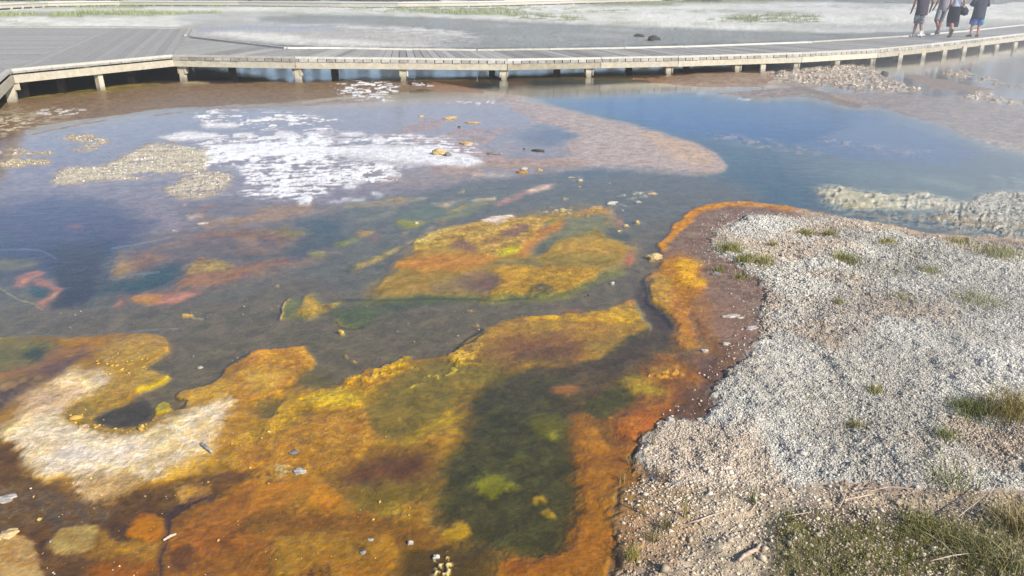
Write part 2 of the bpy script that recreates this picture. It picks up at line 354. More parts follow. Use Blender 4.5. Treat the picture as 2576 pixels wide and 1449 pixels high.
# ================================================================== blue pool and its arms
PO = (36,88,142)
L([(1165,210),(1250,203),(1400,203),(1480,203),(1560,208),(1600,218),(1690,231),(1717,238),(1794,242),(1850,248),(1904,254),(1935,253),(1970,247),(2017,246),(2077,255),(2117,270),(2150,276),(2175,272),(2217,275),(2267,290),(2350,313),(2417,340),(2467,362),(2540,380),(2700,400),(3000,420),(3000,640),(2600,600),(2400,595),(2250,580),(2100,545),(2000,530),(1900,518),(1820,515),(1760,522),(1700,548),(1560,540),(1440,500),(1460,460),(1380,434),(1451,425),(1544,428),(1655,438),(1717,443),(1754,441),(1806,434),(1829,419),(1820,400),(1793,378),(1755,357),(1720,346),(1660,326),(1592,306),(1510,291),(1460,281),(1392,262),(1337,242),(1272,229)],
  (78,98,104), h=-.10, bl=3, wp=5)
L([(1300,236),(1500,240),(1717,240),(1904,258),(2077,258),(2250,290),(2420,345),(2470,400),(2300,405),(2100,385),(1960,350),(1800,345),(1700,330),(1560,290),(1400,256)], PO, h=-.25, bl=12, wp=14)
L([(1165,210),(1250,204),(1560,208),(1650,224),(1500,242),(1340,242),(1240,226)], (40,46,46), h=-.2, bl=5, wp=6)
L([(1275,206),(1310,203),(1342,210),(1320,217),(1285,215)], (140,104,78), h=.012, bl=2, wp=5)
L([(1262,229),(1290,227),(1342,235),(1310,238),(1270,236)], (134,104,84), h=.012, bl=2, wp=5)
L([(1275,206),(1310,203),(1342,210),(1320,217),(1285,215)], (170,130,90), h=.016, bl=1, wp=5, st=1.6)
for P in ([(60,90),(300,92),(500,120),(700,160),(900,200),(960,245),(800,242),(500,190),(250,150)], [(850,118),(1000,112),(1200,150),(1500,190),(1800,240),(1600,252),(1300,212),(1000,180)]):
    L(P, (178,150,144), h=-.015, bl=8, wp=14, xf=M3_, a=.85, sc=(.46,.10,1))
L([(1560,410),(1680,400),(1850,430),(2020,470),(1900,482),(1650,442)], (156,176,160), h=-.02, bl=6, wp=10, xf=M3_)
L([(700,300),(1500,330),(2318,420),(2318,640),(1500,520),(1000,420)], (110,128,122), h=-.05, bl=16, wp=20, xf=M3_, a=.6)
# right pale terrace (wet, misty)
L([(1560,-30),(1700,52),(1850,105),(2000,175),(2150,230),(2330,270),(2900,330),(2900,-200),(1800,-160),(1560,-90)], (184,172,158), h=.005, wet=.35, bl=6, wp=16, xf=M3_, c2=(150,144,138))
L([(100,690),(500,680),(700,655),(900,650),(1100,680),(1500,690),(1900,720),(2300,790),(2700,820),(2700,1080),(2300,1060),(1900,940),(1640,868),(1480,818),(1300,822),(1080,764),(900,738),(640,758),(560,762),(230,726)], (168,152,142), h=.006, wet=.5, bl=4, wp=12, xf=T3, c2=(140,128,122))
L([(560,655),(720,650),(900,662),(1100,700),(1300,790),(1370,822),(1290,825),(1150,790),(1000,740),(860,700),(700,672)], (150,138,124), h=.006, bl=3, wp=8, xf=T3)
L([(700,660),(900,665),(1060,712),(1220,770),(1350,818)], (110,88,70), h=.008, bl=1.5, wp=6, xf=T3, st=4)
L([(1100,720),(1240,745),(1300,765),(1200,752)], (190,150,112), h=.008, bl=2, wp=6, xf=T3)
L([(590,655),(700,650),(840,660),(760,668),(620,664)], (226,216,204), h=.012, bl=2, wp=6, xf=T3, wet=0)
L([(80,690),(150,692),(200,708),(140,714)], (226,222,218), h=.012, bl=2, wp=5, xf=T3, wet=0)
L([(400,738),(480,746),(560,758),(460,754)], (226,222,218), h=.012, bl=1, wp=4, xf=T3, wet=0)
# brown water on the far right
L([(1560,500),(1700,455),(2000,400),(2300,350),(2900,300),(2900,640),(2576,580),(2200,540),(1900,545),(1650,540)], (120,98,76), h=-.03, bl=4, wp=8, xf=T3)
L([(1650,560),(1750,545),(2000,590),(2300,650),(2700,690),(2700,760),(2300,700),(2000,700),(1850,680),(1700,620)], (142,120,102), h=.002, wet=.6, bl=4, wp=10, xf=T3)
L([(400,530),(560,540),(700,580),(640,640),(400,650),(100,660),(-60,640),(-60,560)], (150,116,88), h=.006, wet=.5, bl=5, wp=12, xf=T3, c2=(160,136,112))
L([(2300,690),(2700,700),(2700,740),(2320,740)], (128,126,120), h=-.03, bl=3, wp=6, xf=T3)
RB = (222,206,184)
for P, s in (([(560,560),(700,535),(900,510),(1150,480),(1400,480),(1500,560),(1600,600),(1720,650),(1880,690),(1700,705),(1500,700),(1300,690),(1100,655),(850,640),(700,605)], .25),
          ([(1900,540),(2080,512),(2180,535),(2260,580),(2500,610),(2800,640),(2800,690),(2400,660),(2200,620),(2000,600)], .36),
          ([(2120,720),(2180,680),(2300,690),(2310,730),(2450,745),(2700,770),(2700,810),(2400,790),(2200,760),(2000,740)], .32),
          ([(1100,480),(1300,470),(1330,490),(1150,500)], .5)):
    L(P, RB, h=.026, bl=4, wp=14, xf=T3, grit=1, wet=.1, sc=(s,.1,1), c2=(176,156,134), key='rubble%d' % len(RAST))
# ================================================================== cobbly sinter patch in the right water
SP = (206,198,172)
L([(870,490),(970,455),(1200,468),(1400,500),(1600,500),(1800,560),(1900,640),(1800,655),(1600,640),(1300,632),(1100,645),(960,585),(890,540)], SP, h=.017, bl=8, wp=24, xf=M3_, grit=.3, wet=.1, sc=(.16,.16,4), c2=(190,182,156), key='rubble%d' % len(RAST))
L([(1250,540),(1500,505),(1900,560),(2100,640),(2000,720),(1700,660),(1400,600)], (200,194,174), h=.014, bl=14, wp=22, xf=M3_, a=.9, sc=(.1,.14,4), wet=.3)
L([(1100,610),(1300,620),(1560,650),(1600,700),(1300,690),(1150,650)], (150,130,92), h=-.008, bl=6, wp=20, xf=M3_, a=.8, sc=(.45,.1,1))
L([(1900,540),(2100,480),(2350,470),(2900,520),(2900,840),(2318,815),(2050,800),(1850,760),(1650,700),(1600,660),(1850,640)], (206,202,188), h=.018, bl=14, wp=24, xf=M3_, grit=.7, wet=.1, sc=(.14,.16,4), c2=(188,184,170), key='cobble')
L([(2000,350),(2330,380),(2900,400),(2900,480),(2300,470),(2050,430)], (158,166,160), h=-.01, bl=10, wp=20, xf=M3_, a=.7, sc=(.46,.14,1))

L([(1250,650),(1450,640),(1800,660),(2100,720),(2400,740),(2900,780),(2900,860),(2318,835),(2000,805),(1700,755),(1450,715),(1280,690)], (184,170,148), h=.012, bl=10, wp=18, xf=M3_, a=.9, sc=(.3,.15,4), wet=.3, c2=(160,146,124))
# ================================================================== dark middle stream base
ST = (116,102,72)
L([(1440,440),(1560,430),(1800,445),(1900,470),(1900,516),(1820,514),(1740,526),(1700,560),(1680,600),(1650,640),(1640,700),(1620,740),(1500,800),(1200,900),(900,960),(500,1080),(200,1080),(-500,1000),(-500,640),(0,600),(300,600),(600,580),(860,520),(1040,480),(1300,440)], (112,104,84), h=-.035, bl=16, wp=20)
L([(1600,560),(1700,545),(1690,590),(1655,640),(1640,700),(1640,760),(1690,800),(1680,830),(1560,950),(1300,900),(1100,930),(900,960),(500,1080),(200,1080),(-500,1000),(-500,770),(0,760),(330,780),(620,740),(760,680),(900,760),(1200,770),(1450,730),(1560,680)], ST, h=-.045, bl=14, wp=16, c2=(118,100,76))

# ---- left: teal shoals, red streaks
L([(-200,560),(120,480),(330,520),(400,600),(300,640),(160,700),(0,700),(-200,700)], (52,52,84), h=-.03, bl=24, wp=30, a=.8)
L([(300,640),(480,560),(800,560),(860,600),(760,680),(560,720),(360,760),(250,760),(280,700)], (128,98,86), h=.0012, bl=16, wp=20, c2=(140,108,80))
L([(310,870),(500,830),(740,850),(745,930),(700,1050),(600,1290),(280,1295),(420,1165),(370,1050),(360,940)], (62,54,52), h=-.05, bl=8, wp=14, xf=M1)
L([(740,830),(790,870),(780,930),(740,1040),(700,1100),(690,1080),(730,960),(750,900)], (44,62,76), h=-.05, bl=4, wp=10, xf=M1)
L([(600,740),(680,800),(750,850),(740,870),(640,800)], (48,58,74), h=-.04, bl=4, wp=10, xf=M1)
L([(720,1090),(790,960),(800,900),(870,880),(865,960),(900,1020),(880,1080)], (164,128,80), h=.0012, bl=8, wp=18, xf=M1, a=.85)
L([(1050,1000),(1200,960),(1300,980),(1180,1060),(1180,1150),(860,1200),(820,1160),(780,1170),(620,1220),(700,1110),(850,1090)], (50,72,66), h=-.03, bl=10, wp=16, xf=M1)
L([(1200,1020),(1300,985),(1480,965),(1600,990),(1560,1030),(1400,1050),(1250,1070)], (178,140,72), h=.0012, bl=5, wp=20, xf=M1, c2=(150,120,76), net=.5)
L([(1200,1110),(1300,1070),(1450,1060),(1620,1030),(1820,1020),(1700,1080),(1500,1130),(1230,1170)], (156,110,78), h=.0012, bl=7, wp=20, xf=M1)
L([(1150,850),(1400,830),(1500,870),(1850,850),(1950,930),(1700,980),(1300,960),(1050,900)], (116,94,72), h=-.01, bl=12, wp=22, xf=M1, a=.8)
L([(1550,820),(1700,830),(1850,880),(1900,930),(1700,900),(1580,860)], (166,122,88), h=.0012, bl=8, wp=20, xf=M1, a=.7)
L([(1040,850),(1200,840),(1230,860),(1100,870)], (166,126,88), h=.0012, bl=6, wp=16, xf=M1, a=.7)
for P in ([(100,1130),(180,1052),(320,1042),(300,1070),(200,1108),(130,1152)], [(230,1112),(290,1085),(360,1120),(420,1165),(375,1195),(350,1215),(300,1292),(215,1262),(262,1228),(325,1200),(352,1160),(300,1135)],
          [(742,1280),(792,1190),(822,1280)], [(1000,1240),(1100,1195),(1400,1170),(1300,1220),(1200,1255),(1060,1276)]):
    L(P, (198,128,98), h=-.004, bl=4, wp=12, xf=M1)
L([(860,1225),(900,1208),(1080,1196),(1150,1215),(1050,1265),(960,1265)], (190,128,72), h=.0012, bl=4, wp=14, xf=M1)
L([(430,730),(540,722),(570,745),(480,748)], (180,100,74), h=-.014, bl=5, wp=12, xf=M1, a=.7)
L([(-60,950),(200,945),(300,980),(200,1030),(-60,1050)], (110,104,78), h=-.015, bl=8, wp=14, xf=M1, c2=(130,114,60))
L([(200,1140),(330,1130),(340,1180),(280,1215),(220,1195)], (60,80,76), h=-.02, bl=5, wp=10, xf=M1)
L([(-60,1120),(0,1152),(60,1190),(130,1230),(205,1252),(280,1297)], (214,186,140), h=.004, bl=1, wp=6, xf=M1, st=(3), wet=.3, a=.6)
L([(-60,780),(100,780),(120,830),(-60,850)], (70,88,80), h=-.02, bl=8, wp=14, xf=M1, a=.7)
for P in ([(1215,1335),(1300,1336),(1330,1345),(1240,1360)], [(1290,1355),(1390,1354),(1350,1362)], [(1855,1140),(1890,1128),(1900,1138),(1870,1148)], [(1820,1296),(1860,1278),(1850,1294)]):
    L(P, (178,152,112), h=.006, bl=1, wp=4, xf=M1)
L([(1200,560),(1500,560),(2318,600),(2318,650),(1900,710),(1500,760),(1200,700)], (118,96,82), h=.0012, bl=14, wp=22, xf=M1, a=.6)
L([(1300,705),(1600,690),(1700,620),(1850,600),(2000,600),(2200,620),(2318,640),(1900,700),(1700,735),(1400,745)], (162,134,106), h=.0015, bl=10, wp=22, xf=M1, a=.8)
L([(1960,690),(2330,670),(2330,860),(2180,900),(2000,960),(1900,900),(2150,800),(2000,740)], (56,76,70), h=-.03, bl=10, wp=20, xf=M1, a=.8)
L([(1750,790),(1800,745),(1900,728),(2060,740),(2160,745),(2150,800),(1980,826),(1850,815)], (134,122,64), h=.0012, bl=8, wp=24, xf=M1, sc=(.4,.2,1))
L([(2070,920),(2110,905),(2200,915),(2190,940),(2100,948)], (160,140,60), h=.0012, bl=3, wp=12, xf=M1)
L([(2220,840),(2330,825),(2330,880),(2240,900)], (128,118,50), h=.0012, bl=5, wp=16, xf=M1)
L([(1320,970),(1600,950),(2000,920),(2000,930),(1600,965)], (70,84,72), h=-.01, bl=4, wp=10, xf=M1)
# ================================================================== strips and shoals, centre
L([(-20,590),(300,552),(520,535),(610,540),(480,572),(420,600),(300,602),(150,600),(-20,622)], (176,150,104), h=.0015, bl=5, wp=18, xf=M2, c2=(156,134,92))
L([(480,560),(530,548),(605,542),(560,560)], (206,190,150), h=.006, bl=2, wp=8, xf=M2)
L([(90,690),(200,670),(300,640),(380,615),(400,625),(250,680),(110,700)], (150,136,100), h=.0015, bl=2, wp=8, xf=M2)
L([(350,640),(600,590),(800,550),(950,540),(1100,530),(1150,560),(1000,592),(850,632),(650,680),(520,690),(440,680)], (112,116,80), h=-.015, bl=5, wp=12, xf=M2)
L([(640,580),(800,548),(870,545),(800,560),(760,575),(700,600),(640,600)], (210,176,140), h=.004, bl=3, wp=12, xf=M2)
L([(680,620),(760,590),(900,580),(1000,570),(1030,590),(900,600),(800,620),(720,640)], (164,140,76), h=.0012, bl=4, wp=16, xf=M2)
L([(850,562),(960,545),(1050,535),(1030,555),(960,575),(890,572)], (216,196,168), h=.008, bl=2, wp=12, xf=M2, net=1)
L([(1010,590),(1100,540),(1200,510),(1260,480),(1340,460),(1440,448),(1460,456),(1400,480),(1340,500),(1250,515),(1180,550),(1080,590)], (196,140,112), h=.001, bl=3, wp=10, xf=M2)
L([(1250,505),(1300,470),(1400,455),(1440,455),(1380,490),(1300,512)], (218,190,168), h=.006, bl=2, wp=10, xf=M2, a=.8)
L([(350,690),(400,676),(440,682),(520,690),(545,705),(510,735),(420,748),(360,730)], (140,134,66), h=.0012, bl=3, wp=8, xf=M2)
L([(520,700),(700,680),(850,640),(980,605),(860,650),(720,690),(600,700),(510,738),(400,750),(400,742)], (156,146,34), h=.002, bl=2, wp=6, xf=M2)
L([(550,752),(640,740),(640,710),(700,690),(770,690),(740,725),(640,735)], (176,122,76), h=.0015, bl=3, wp=14, xf=M2, sc=(.4,.15,1))
L([(550,752),(600,738),(640,740),(610,755)], (214,190,152), h=.006, bl=2, wp=6, xf=M2)
for P in ([(80,770),(120,758),(230,758),(242,785),(150,812),(90,795)], [(400,792),(450,765),(472,785),(420,802)]): L(P, (190,148,80), h=.002, bl=2, wp=12, xf=M2, c2=(160,120,70), net=.6)
L([(-20,825),(130,820),(150,835),(60,865),(-20,870)], (134,128,56), h=.0012, bl=4, wp=14, xf=M2)
L([(785,500),(830,470),(960,432),(930,460),(860,490),(820,504)], (188,164,100), h=.002, bl=3, wp=14, xf=M2, sc=(.42,.12,1))
L([(850,385),(1000,378),(1100,375),(1200,380),(1060,395),(900,395)], (214,194,176), h=.003, bl=3, wp=12, xf=M2, a=.8)
L([(200,835),(270,775),(280,800),(230,840)], (176,104,76), h=-.01, bl=4, wp=8, xf=M2, a=.7)
L([(30,1035),(60,1010),(180,930),(300,900),(380,868),(462,850),(440,880),(380,905),(300,960),(200,1000),(120,1030),(45,1045)], (168,138,84), h=.0015, bl=2.5, wp=14, xf=M2, c2=(150,130,76), net=.5)
# ---- the big central mat island
OG = (170,126,62)
L([(200,1120),(330,1060),(400,960),(440,900),(480,850),(600,780),(750,740),(900,720),(960,700),(1100,665),(1200,650),(1330,640),(1480,610),(1600,600),(1700,598),(1800,605),(1850,650),(1880,700),(1860,740),(1930,790),(2030,860),(2030,900),(1980,960),(1900,1030),(1800,1070),(1700,1110),(1580,1170),(1480,1205),(1350,1205),(1200,1222),(1000,1235),(850,1228),(640,1232),(400,1245),(220,1260),(120,1220)],
  (158,126,68), h=.001, bl=11, wp=14, xf=M2, c2=(164,128,60), wet=.5)
L([(1330,760),(1450,700),(1700,640),(1820,650),(1850,720),(1750,760),(1700,800),(1500,820),(1380,870),(1330,850)], (138,126,74), h=-.001, bl=10, wp=16, xf=M2)
L([(1760,745),(1870,740),(2000,840),(1960,860),(1800,800)], (64,82,74), h=-.02, bl=6, wp=14, xf=M2, a=.8)
L([(480,855),(600,785),(750,742),(900,718),(1060,690),(1250,672),(1400,678),(1420,700),(1330,790),(1200,870),(1130,930),(1060,945),(960,940),(930,900),(820,850),(730,850),(640,880),(560,890),(480,880)], (198,156,84), h=.005, bl=3, wp=12, xf=M2, c2=(178,136,80), net=1)
L([(480,850),(600,790),(750,745),(880,722),(700,790),(600,850),(540,880),(480,880)], (214,180,108), h=.006, bl=4, wp=12, xf=M2, net=1, a=.8)
L([(1180,940),(1100,935),(1040,930),(1060,890),(1150,860),(1200,870),(1220,900)], (178,160,44), h=.002, bl=5, wp=14, xf=M2, a=.8)
for P in ([(720,870),(780,850),(850,850),(900,885),(930,925),(860,915),(790,890)], [(1070,790),(1150,750),(1250,722),(1300,735),(1260,775),(1180,810),(1100,815)]): L(P, (132,98,88), h=.001, bl=5, wp=12, xf=M2, a=.9, net=.4)
L([(920,708),(960,690),(1040,660),(1190,645),(1140,680),(1120,705),(1060,728),(990,715)], (226,206,192), h=.012, bl=2, wp=10, xf=M2, wet=.2, net=.6)
for P in ([(1310,645),(1400,618),(1560,605),(1560,655),(1440,660),(1370,655)], [(1550,668),(1620,655),(1690,672),(1640,688),(1560,680)], [(1660,620),(1760,605),(1760,640),(1680,650)]):
    L(P, (226,200,160), h=.012, bl=3, wp=20, xf=M2, sc=(.42,.12,1), net=1)
L([(1640,600),(1850,625),(1880,700),(1800,680),(1700,660),(1500,700),(1450,690),(1600,660)], (186,136,76), h=0, bl=6, wp=18, xf=M2, a=.75)
L([(1870,690),(1905,680),(1910,740),(1870,770)], (180,110,80), h=-.006, bl=3, wp=12, xf=M2, a=.8)
L([(1170,930),(1210,870),(1300,800),(1400,740),(1510,705),(1560,715),(1480,760),(1370,820),(1330,870),(1290,925),(1210,940)], (200,132,66), h=0, bl=6, wp=14, xf=M2, c2=(180,122,66))
L([(1300,880),(1350,830),(1460,800),(1400,860),(1340,930),(1290,930)], (98,104,74), h=-.015, bl=6, wp=12, xf=M2)
L([(1450,890),(1500,840),(1650,820),(1850,825),(2000,870),(2020,900),(1850,910),(1700,920),(1500,930)], (194,146,66), h=.002, bl=7, wp=22, xf=M2, c2=(170,130,66))
L([(400,1010),(380,980),(450,950),(600,935),(800,925),(950,955),(1030,970),(1000,1000),(800,1020),(650,1040),(450,1040)], (190,126,62), h=.002, bl=8, wp=18, xf=M2)
L([(460,880),(560,880),(600,900),(520,910),(470,900)], (206,164,74), h=.003, bl=3, wp=10, xf=M2, net=.5)
L([(700,920),(900,900),(1050,940),(1000,985),(850,960)], (196,134,66), h=0, bl=6, wp=16, xf=M2, a=.8)
L([(1000,960),(1400,940),(1800,930),(1900,950),(1750,1020),(1500,1020),(1200,1030),(1050,1020)], (148,122,62), h=.0, bl=10, wp=18, xf=M2)
L([(1010,1060),(1080,1020),(1250,1005),(1350,1010),(1500,1020),(1700,1030),(1780,1060),(1700,1100),(1560,1160),(1480,1200),(1350,1205),(1200,1220),(1000,1232),(900,1225),(1000,1180),(1060,1120)], (190,140,58), h=.003, bl=6, wp=18, xf=M2, c2=(164,124,50), net=.5)
L([(1000,1070),(1080,1020),(1260,1008),(1340,1020),(1200,1080),(1100,1100)], (200,146,58), h=.001, bl=5, wp=18, xf=M2, a=.8)
L([(1270,1170),(1320,1150),(1430,1155),(1460,1180),(1400,1200),(1300,1200)], (110,98,74), h=.004, bl=4, wp=14, xf=M2, net=1)
L([(850,1090),(1000,1060),(1060,1090),(1050,1150),(980,1185),(850,1160),(700,1140)], (122,82,68), h=-.012, bl=10, wp=14, xf=M2, a=.9)
L([(780,1050),(900,1040),(1000,1040),(960,1070),(850,1080)], (172,122,68), h=-.006, bl=6, wp=16, xf=M2, a=.8)
L([(200,1180),(400,1100),(700,1110),(850,1170),(880,1215),(640,1225),(400,1235),(240,1240)], (158,122,56), h=0, bl=12, wp=20, xf=M2, a=.8, c2=(164,124,72))
L([(120,1260),(300,1235),(500,1225),(700,1222),(900,1222),(1100,1234),(1300,1222),(1500,1205),(1650,1140),(1800,1075),(1900,1040)], (132,124,30), h=-.014, bl=4, wp=8, xf=M2, st=18, a=.65)
L([(1930,960),(1945,925),(1990,908),(1985,950),(1955,1000),(1930,1006)], (194,108,70), h=-.004, bl=3, wp=6, xf=M2)
L([(2088,985),(2090,950),(2130,930),(2170,935),(2180,950),(2130,955),(2110,970)], (206,170,96), h=.03, bl=2, wp=8, xf=M2)
for P in ([(1880,765),(1905,755),(1895,780)], [(1925,740),(1960,735),(1970,745),(1935,750)], [(1985,710),(2020,702),(2028,716),(1995,724)], [(1490,545),(1530,540),(1550,548),(1510,557)]): L(P, (206,172,112), h=.01, bl=1, wp=6, xf=M2)
L([(1780,595),(1900,588),(1980,600),(1900,605)], (216,206,186), h=.01, bl=2, wp=10, xf=M2, sc=(.45,.1,1))
L([(1550,402),(1600,398),(1650,430),(1600,440)], (206,200,186), h=.01, bl=2, wp=10, xf=M2, sc=(.5,.1,1))
L([(1880,530),(1960,500),(2060,490),(2170,510),(2060,540),(1900,560)], (196,186,156), h=.004, bl=4, wp=16, xf=M2, sc=(.58,.06,1))
# ---- small islands left of centre (in the Q2 enlargement)
L([(958,300),(975,240),(1000,160),(1040,140),(1130,130),(1190,96),(1260,140),(1320,190),(1400,170),(1510,145),(1490,180),(1380,230),(1290,270),(1180,300),(1060,300),(1000,312)], (122,116,56), h=-.008, bl=3, wp=8, xf=Q2)
L([(1050,260),(1130,200),(1190,100),(1230,110),(1250,160),(1300,200),(1420,175),(1490,150),(1440,200),(1330,235),(1270,280),(1150,290)], (196,150,62), h=.003, bl=4, wp=14, xf=Q2, c2=(170,132,60), net=.8)
L([(975,300),(985,230),(1010,155),(1040,142)], (196,150,86), h=.008, bl=1, wp=4, xf=Q2, st=6)
L([(1310,215),(1400,200),(1380,225),(1320,235)], (88,66,60), h=.004, bl=2, wp=8, xf=Q2)
L([(1400,260),(1500,225),(1700,220),(1760,240),(1700,300),(1640,345),(1560,372),(1480,362),(1410,330)], (134,126,48), h=-.01, bl=5, wp=10, xf=Q2)
L([(1415,325),(1450,348),(1520,372),(1580,366)], (196,160,70), h=.004, bl=2, wp=5, xf=Q2, st=12)
L([(1360,270),(1400,230),(1650,180),(1800,150),(2100,120),(2500,130),(2700,150),(2300,180),(1900,230),(1750,300),(1600,400),(1450,390)], (74,82,48), h=-.03, bl=8, wp=12, xf=Q2, a=.7)
L([(1430,402),(1470,398),(1478,428),(1445,432)], (206,170,84), h=.012, bl=1, wp=4, xf=Q2)
for P in ([(1465,590),(1500,592),(1522,612),(1485,612)], [(1535,636),(1570,638),(1592,652),(1550,652)], [(895,222),(930,205),(905,225)], [(2360,240),(2400,230),(2380,250)], [(2430,228),(2520,232),(2500,240)], [(155,290),(250,280),(290,285),(230,298)], [(160,270),(200,275),(170,280)], [(2525,348),(2575,344),(2570,360),(2530,360)]):
    L(P, (196,146,76), h=.008, bl=1, wp=5, xf=Q2)

# ================================================================== brown shore right of the stream, gravel, sand
L([(1640,640),(1690,570),(1730,525),(1790,508),(1900,508),(2050,526),(2200,560),(2400,596),(2576,606),(3100,640),(3100,1700),(1500,1700),(1560,1449),(1570,1300),(1600,1150),(1640,1060),(1780,1000),(1800,900),(1760,820),(1700,720),(1660,680)], (146,120,104), h=.010, bl=7, wp=12, wet=.45, c2=(124,98,84), grit=.2)
L([(1700,850),(1800,860),(1880,880),(1840,960),(1780,1050),(1700,1060),(1760,1000),(1740,920)], (108,78,60), h=.01, bl=12, wp=20, a=.8, c2=(128,92,66))
L([(1760,720),(1880,780),(1900,860),(1800,860),(1760,800)], (146,112,94), h=.010, bl=14, wp=20, a=.7)
# orange rim
L([(1655,636),(1664,600),(1690,566),(1716,540),(1745,522),(1790,510),(1840,508),(1910,508),(1975,518),(2030,532),(1975,530),(1900,520),(1840,522),(1790,528),(1760,540),(1735,560),(1712,585),(1690,605),(1684,625)], (226,150,48), h=.008, bl=3, wp=10, c2=(206,132,50), net=.3)
L([(2000,524),(2100,545),(2160,560),(2300,578),(2420,592),(2576,598),(3000,615),(3000,625),(2576,608),(2400,604),(2300,592),(2140,568),(2000,538)], (204,174,140), h=.01, bl=4, wp=12, c2=(190,160,130))
L([(2160,555),(2220,560),(2300,572),(2260,582),(2180,572)], (214,188,146), h=.014, bl=3, wp=12, grit=.5)
# bright orange-gold shoulder
L([(1625,705),(1620,690),(1650,680),(1690,640),(1715,636),(1745,650),(1765,690),(1790,725),(1770,740),(1740,780),(1760,840),(1770,900),(1730,910),(1690,860),(1680,820),(1650,775),(1628,740)], (196,132,42), h=.004, bl=11, wp=12, c2=(178,112,44), net=.5)
L([(1700,645),(1740,650),(1752,690),(1786,722),(1750,732),(1720,720),(1700,690)], (232,168,46), h=.012, bl=7, wp=14, c2=(214,148,40), net=.6)
L([(1640,700),(1680,690),(1700,720),(1690,780),(1700,830),(1660,790),(1630,740)], (200,148,44), h=.004, bl=5, wp=14, net=.6, c2=(170,120,50))
L([(1750,740),(1790,760),(1800,840),(1790,900),(1760,900),(1740,820)], (164,108,60), h=.01, bl=12, wp=18, a=.8)
# gravel bed
GV = (206,204,194)
L([(1820,575),(1880,556),(1930,545),(2000,548),(2100,556),(2150,568),(2250,588),(2330,600),(2400,608),(2576,622),(3200,650),(3200,1260),(2576,1235),(2400,1240),(2100,1210),(1980,1230),(1850,1220),(1720,1225),(1640,1200),(1590,1150),(1640,1105),(1660,1062),(1700,1060),(1780,1062),(1812,1030),(1800,990),(1840,940),(1905,890),(1916,860),(1912,800),(1940,740),(1900,700),(1840,660),(1795,640),(1790,605)],
  GV, h=.030, bl=9, wp=22, wet=0, grit=1, key='gravel')
L([(1850,640),(1950,660),(2050,700),(2050,770),(1960,750),(1880,700)], (176,158,132), h=.035, bl=12, wp=24, a=.7, grit=1, wet=0)
L([(2050,740),(2250,720),(2500,760),(2400,820),(2200,800),(2080,800)], (178,160,138), h=.035, bl=16, wp=24, a=.55, wet=0, grit=1)
L([(1560,1449),(1560,1300),(1570,1210),(1590,1180),(1680,1225),(1800,1230),(1950,1228),(2060,1212),(2150,1235),(2300,1240),(2576,1250),(3200,1270),(3200,1700),(1540,1700)], (204,186,162), h=.022, bl=14, wp=26, wet=0, grit=.6, c2=(182,164,140))
L([(2200,1120),(2260,1090),(2400,1130),(2480,1180),(2400,1190),(2300,1150)], (208,180,152), h=.045, bl=8, wp=18, wet=0, grit=.7)
L([(2480,1080),(2700,1100),(2700,1220),(2500,1180)], (206,182,156), h=.045, bl=8, wp=18, wet=0, grit=.7)
L([(1950,1290),(2060,1280),(2200,1300),(2330,1310),(2576,1290),(3100,1300),(3100,1700),(1900,1700),(1940,1400)], (112,100,74), h=.035, bl=10, wp=18, wet=0, grit=1, a=.8)
for P in ([(300,300),(400,310),(460,350),(360,340)],): L(P, (70,70,74), bl=4, wp=8, xf=B4, a=.3)  # faint dark streak painted as the pale round stone's shadow
# brown dirt fan with pebbles, left of sand
L([(1570,1180),(1600,1150),(1650,1210),(1760,1240),(1780,1300),(1700,1449),(1560,1449),(1540,1300)], (170,138,104), h=.022, bl=12, wp=18, wet=.2, grit=.4, a=.8)

# ================================================================== golden mat island (Q1 enlargement)
L([(-60,1240),(0,1180),(60,1120),(150,1060),(230,1000),(330,960),(430,930),(560,908),(700,900),(900,890),(1100,850),(1300,815),(1340,790),(1390,765),(1455,760),(1480,820),(1500,880),(1550,930),(1590,980),(1590,1005),(1540,1050),(1400,1110),(1300,1180),(1160,1250),(1040,1260),(900,1270),(600,1300),(300,1330),(60,1400)],
  (196,140,30), h=-.004, bl=3, wp=8, xf=Q1, c2=(178,122,34), net=.5)
L([(560,920),(700,900),(900,895),(1150,850),(1300,850),(1480,870),(1540,930),(1500,960),(1200,960),(900,950),(700,960)], (220,164,16), h=.001, bl=5, wp=14, xf=Q1, c2=(196,140,24), net=.5)
L([(830,880),(900,858),(1000,845),(1080,848),(1050,870),(940,890)], (180,108,70), h=-.006, bl=4, wp=8, xf=Q1)
L([(1330,790),(1390,765),(1455,760),(1470,810),(1400,815)], (198,128,70), h=0, bl=3, wp=6, xf=Q1)
L([(300,1150),(450,1080),(700,1040),(900,1060),(1000,1100),(1100,1180),(1000,1240),(700,1260),(450,1250),(330,1200)], (156,100,48), h=-.004, bl=16, wp=18, xf=Q1)
L([(400,1200),(600,1130),(900,1150),(1040,1220),(800,1290),(500,1310),(350,1280)], (118,78,48), h=-.012, bl=16, wp=16, xf=Q1, a=.9)
L([(1050,1200),(1100,1100),(1300,1060),(1400,1050),(1380,1100),(1250,1180),(1150,1240)], (176,130,48), h=-.004, bl=7, wp=20, xf=Q1, net=.6)
L([(1200,1240),(1260,1180),(1400,1080),(1560,1000),(1600,1010),(1540,1060),(1400,1130),(1300,1200),(1220,1250)], (58,66,34), h=-.035, bl=6, wp=10, xf=Q1)
L([(1455,800),(1480,840),(1500,890),(1560,950),(1592,990),(1580,1010)], (150,150,120), h=.004, bl=1, wp=4, xf=Q1, st=5)
L([(-10,1190),(60,1130),(160,1090),(250,1110),(270,1150),(180,1200),(140,1260),(60,1300),(0,1360),(-60,1300)], (206,168,62), h=.004, bl=3, wp=20, xf=Q1, sc=(.4,.12,1), net=1)
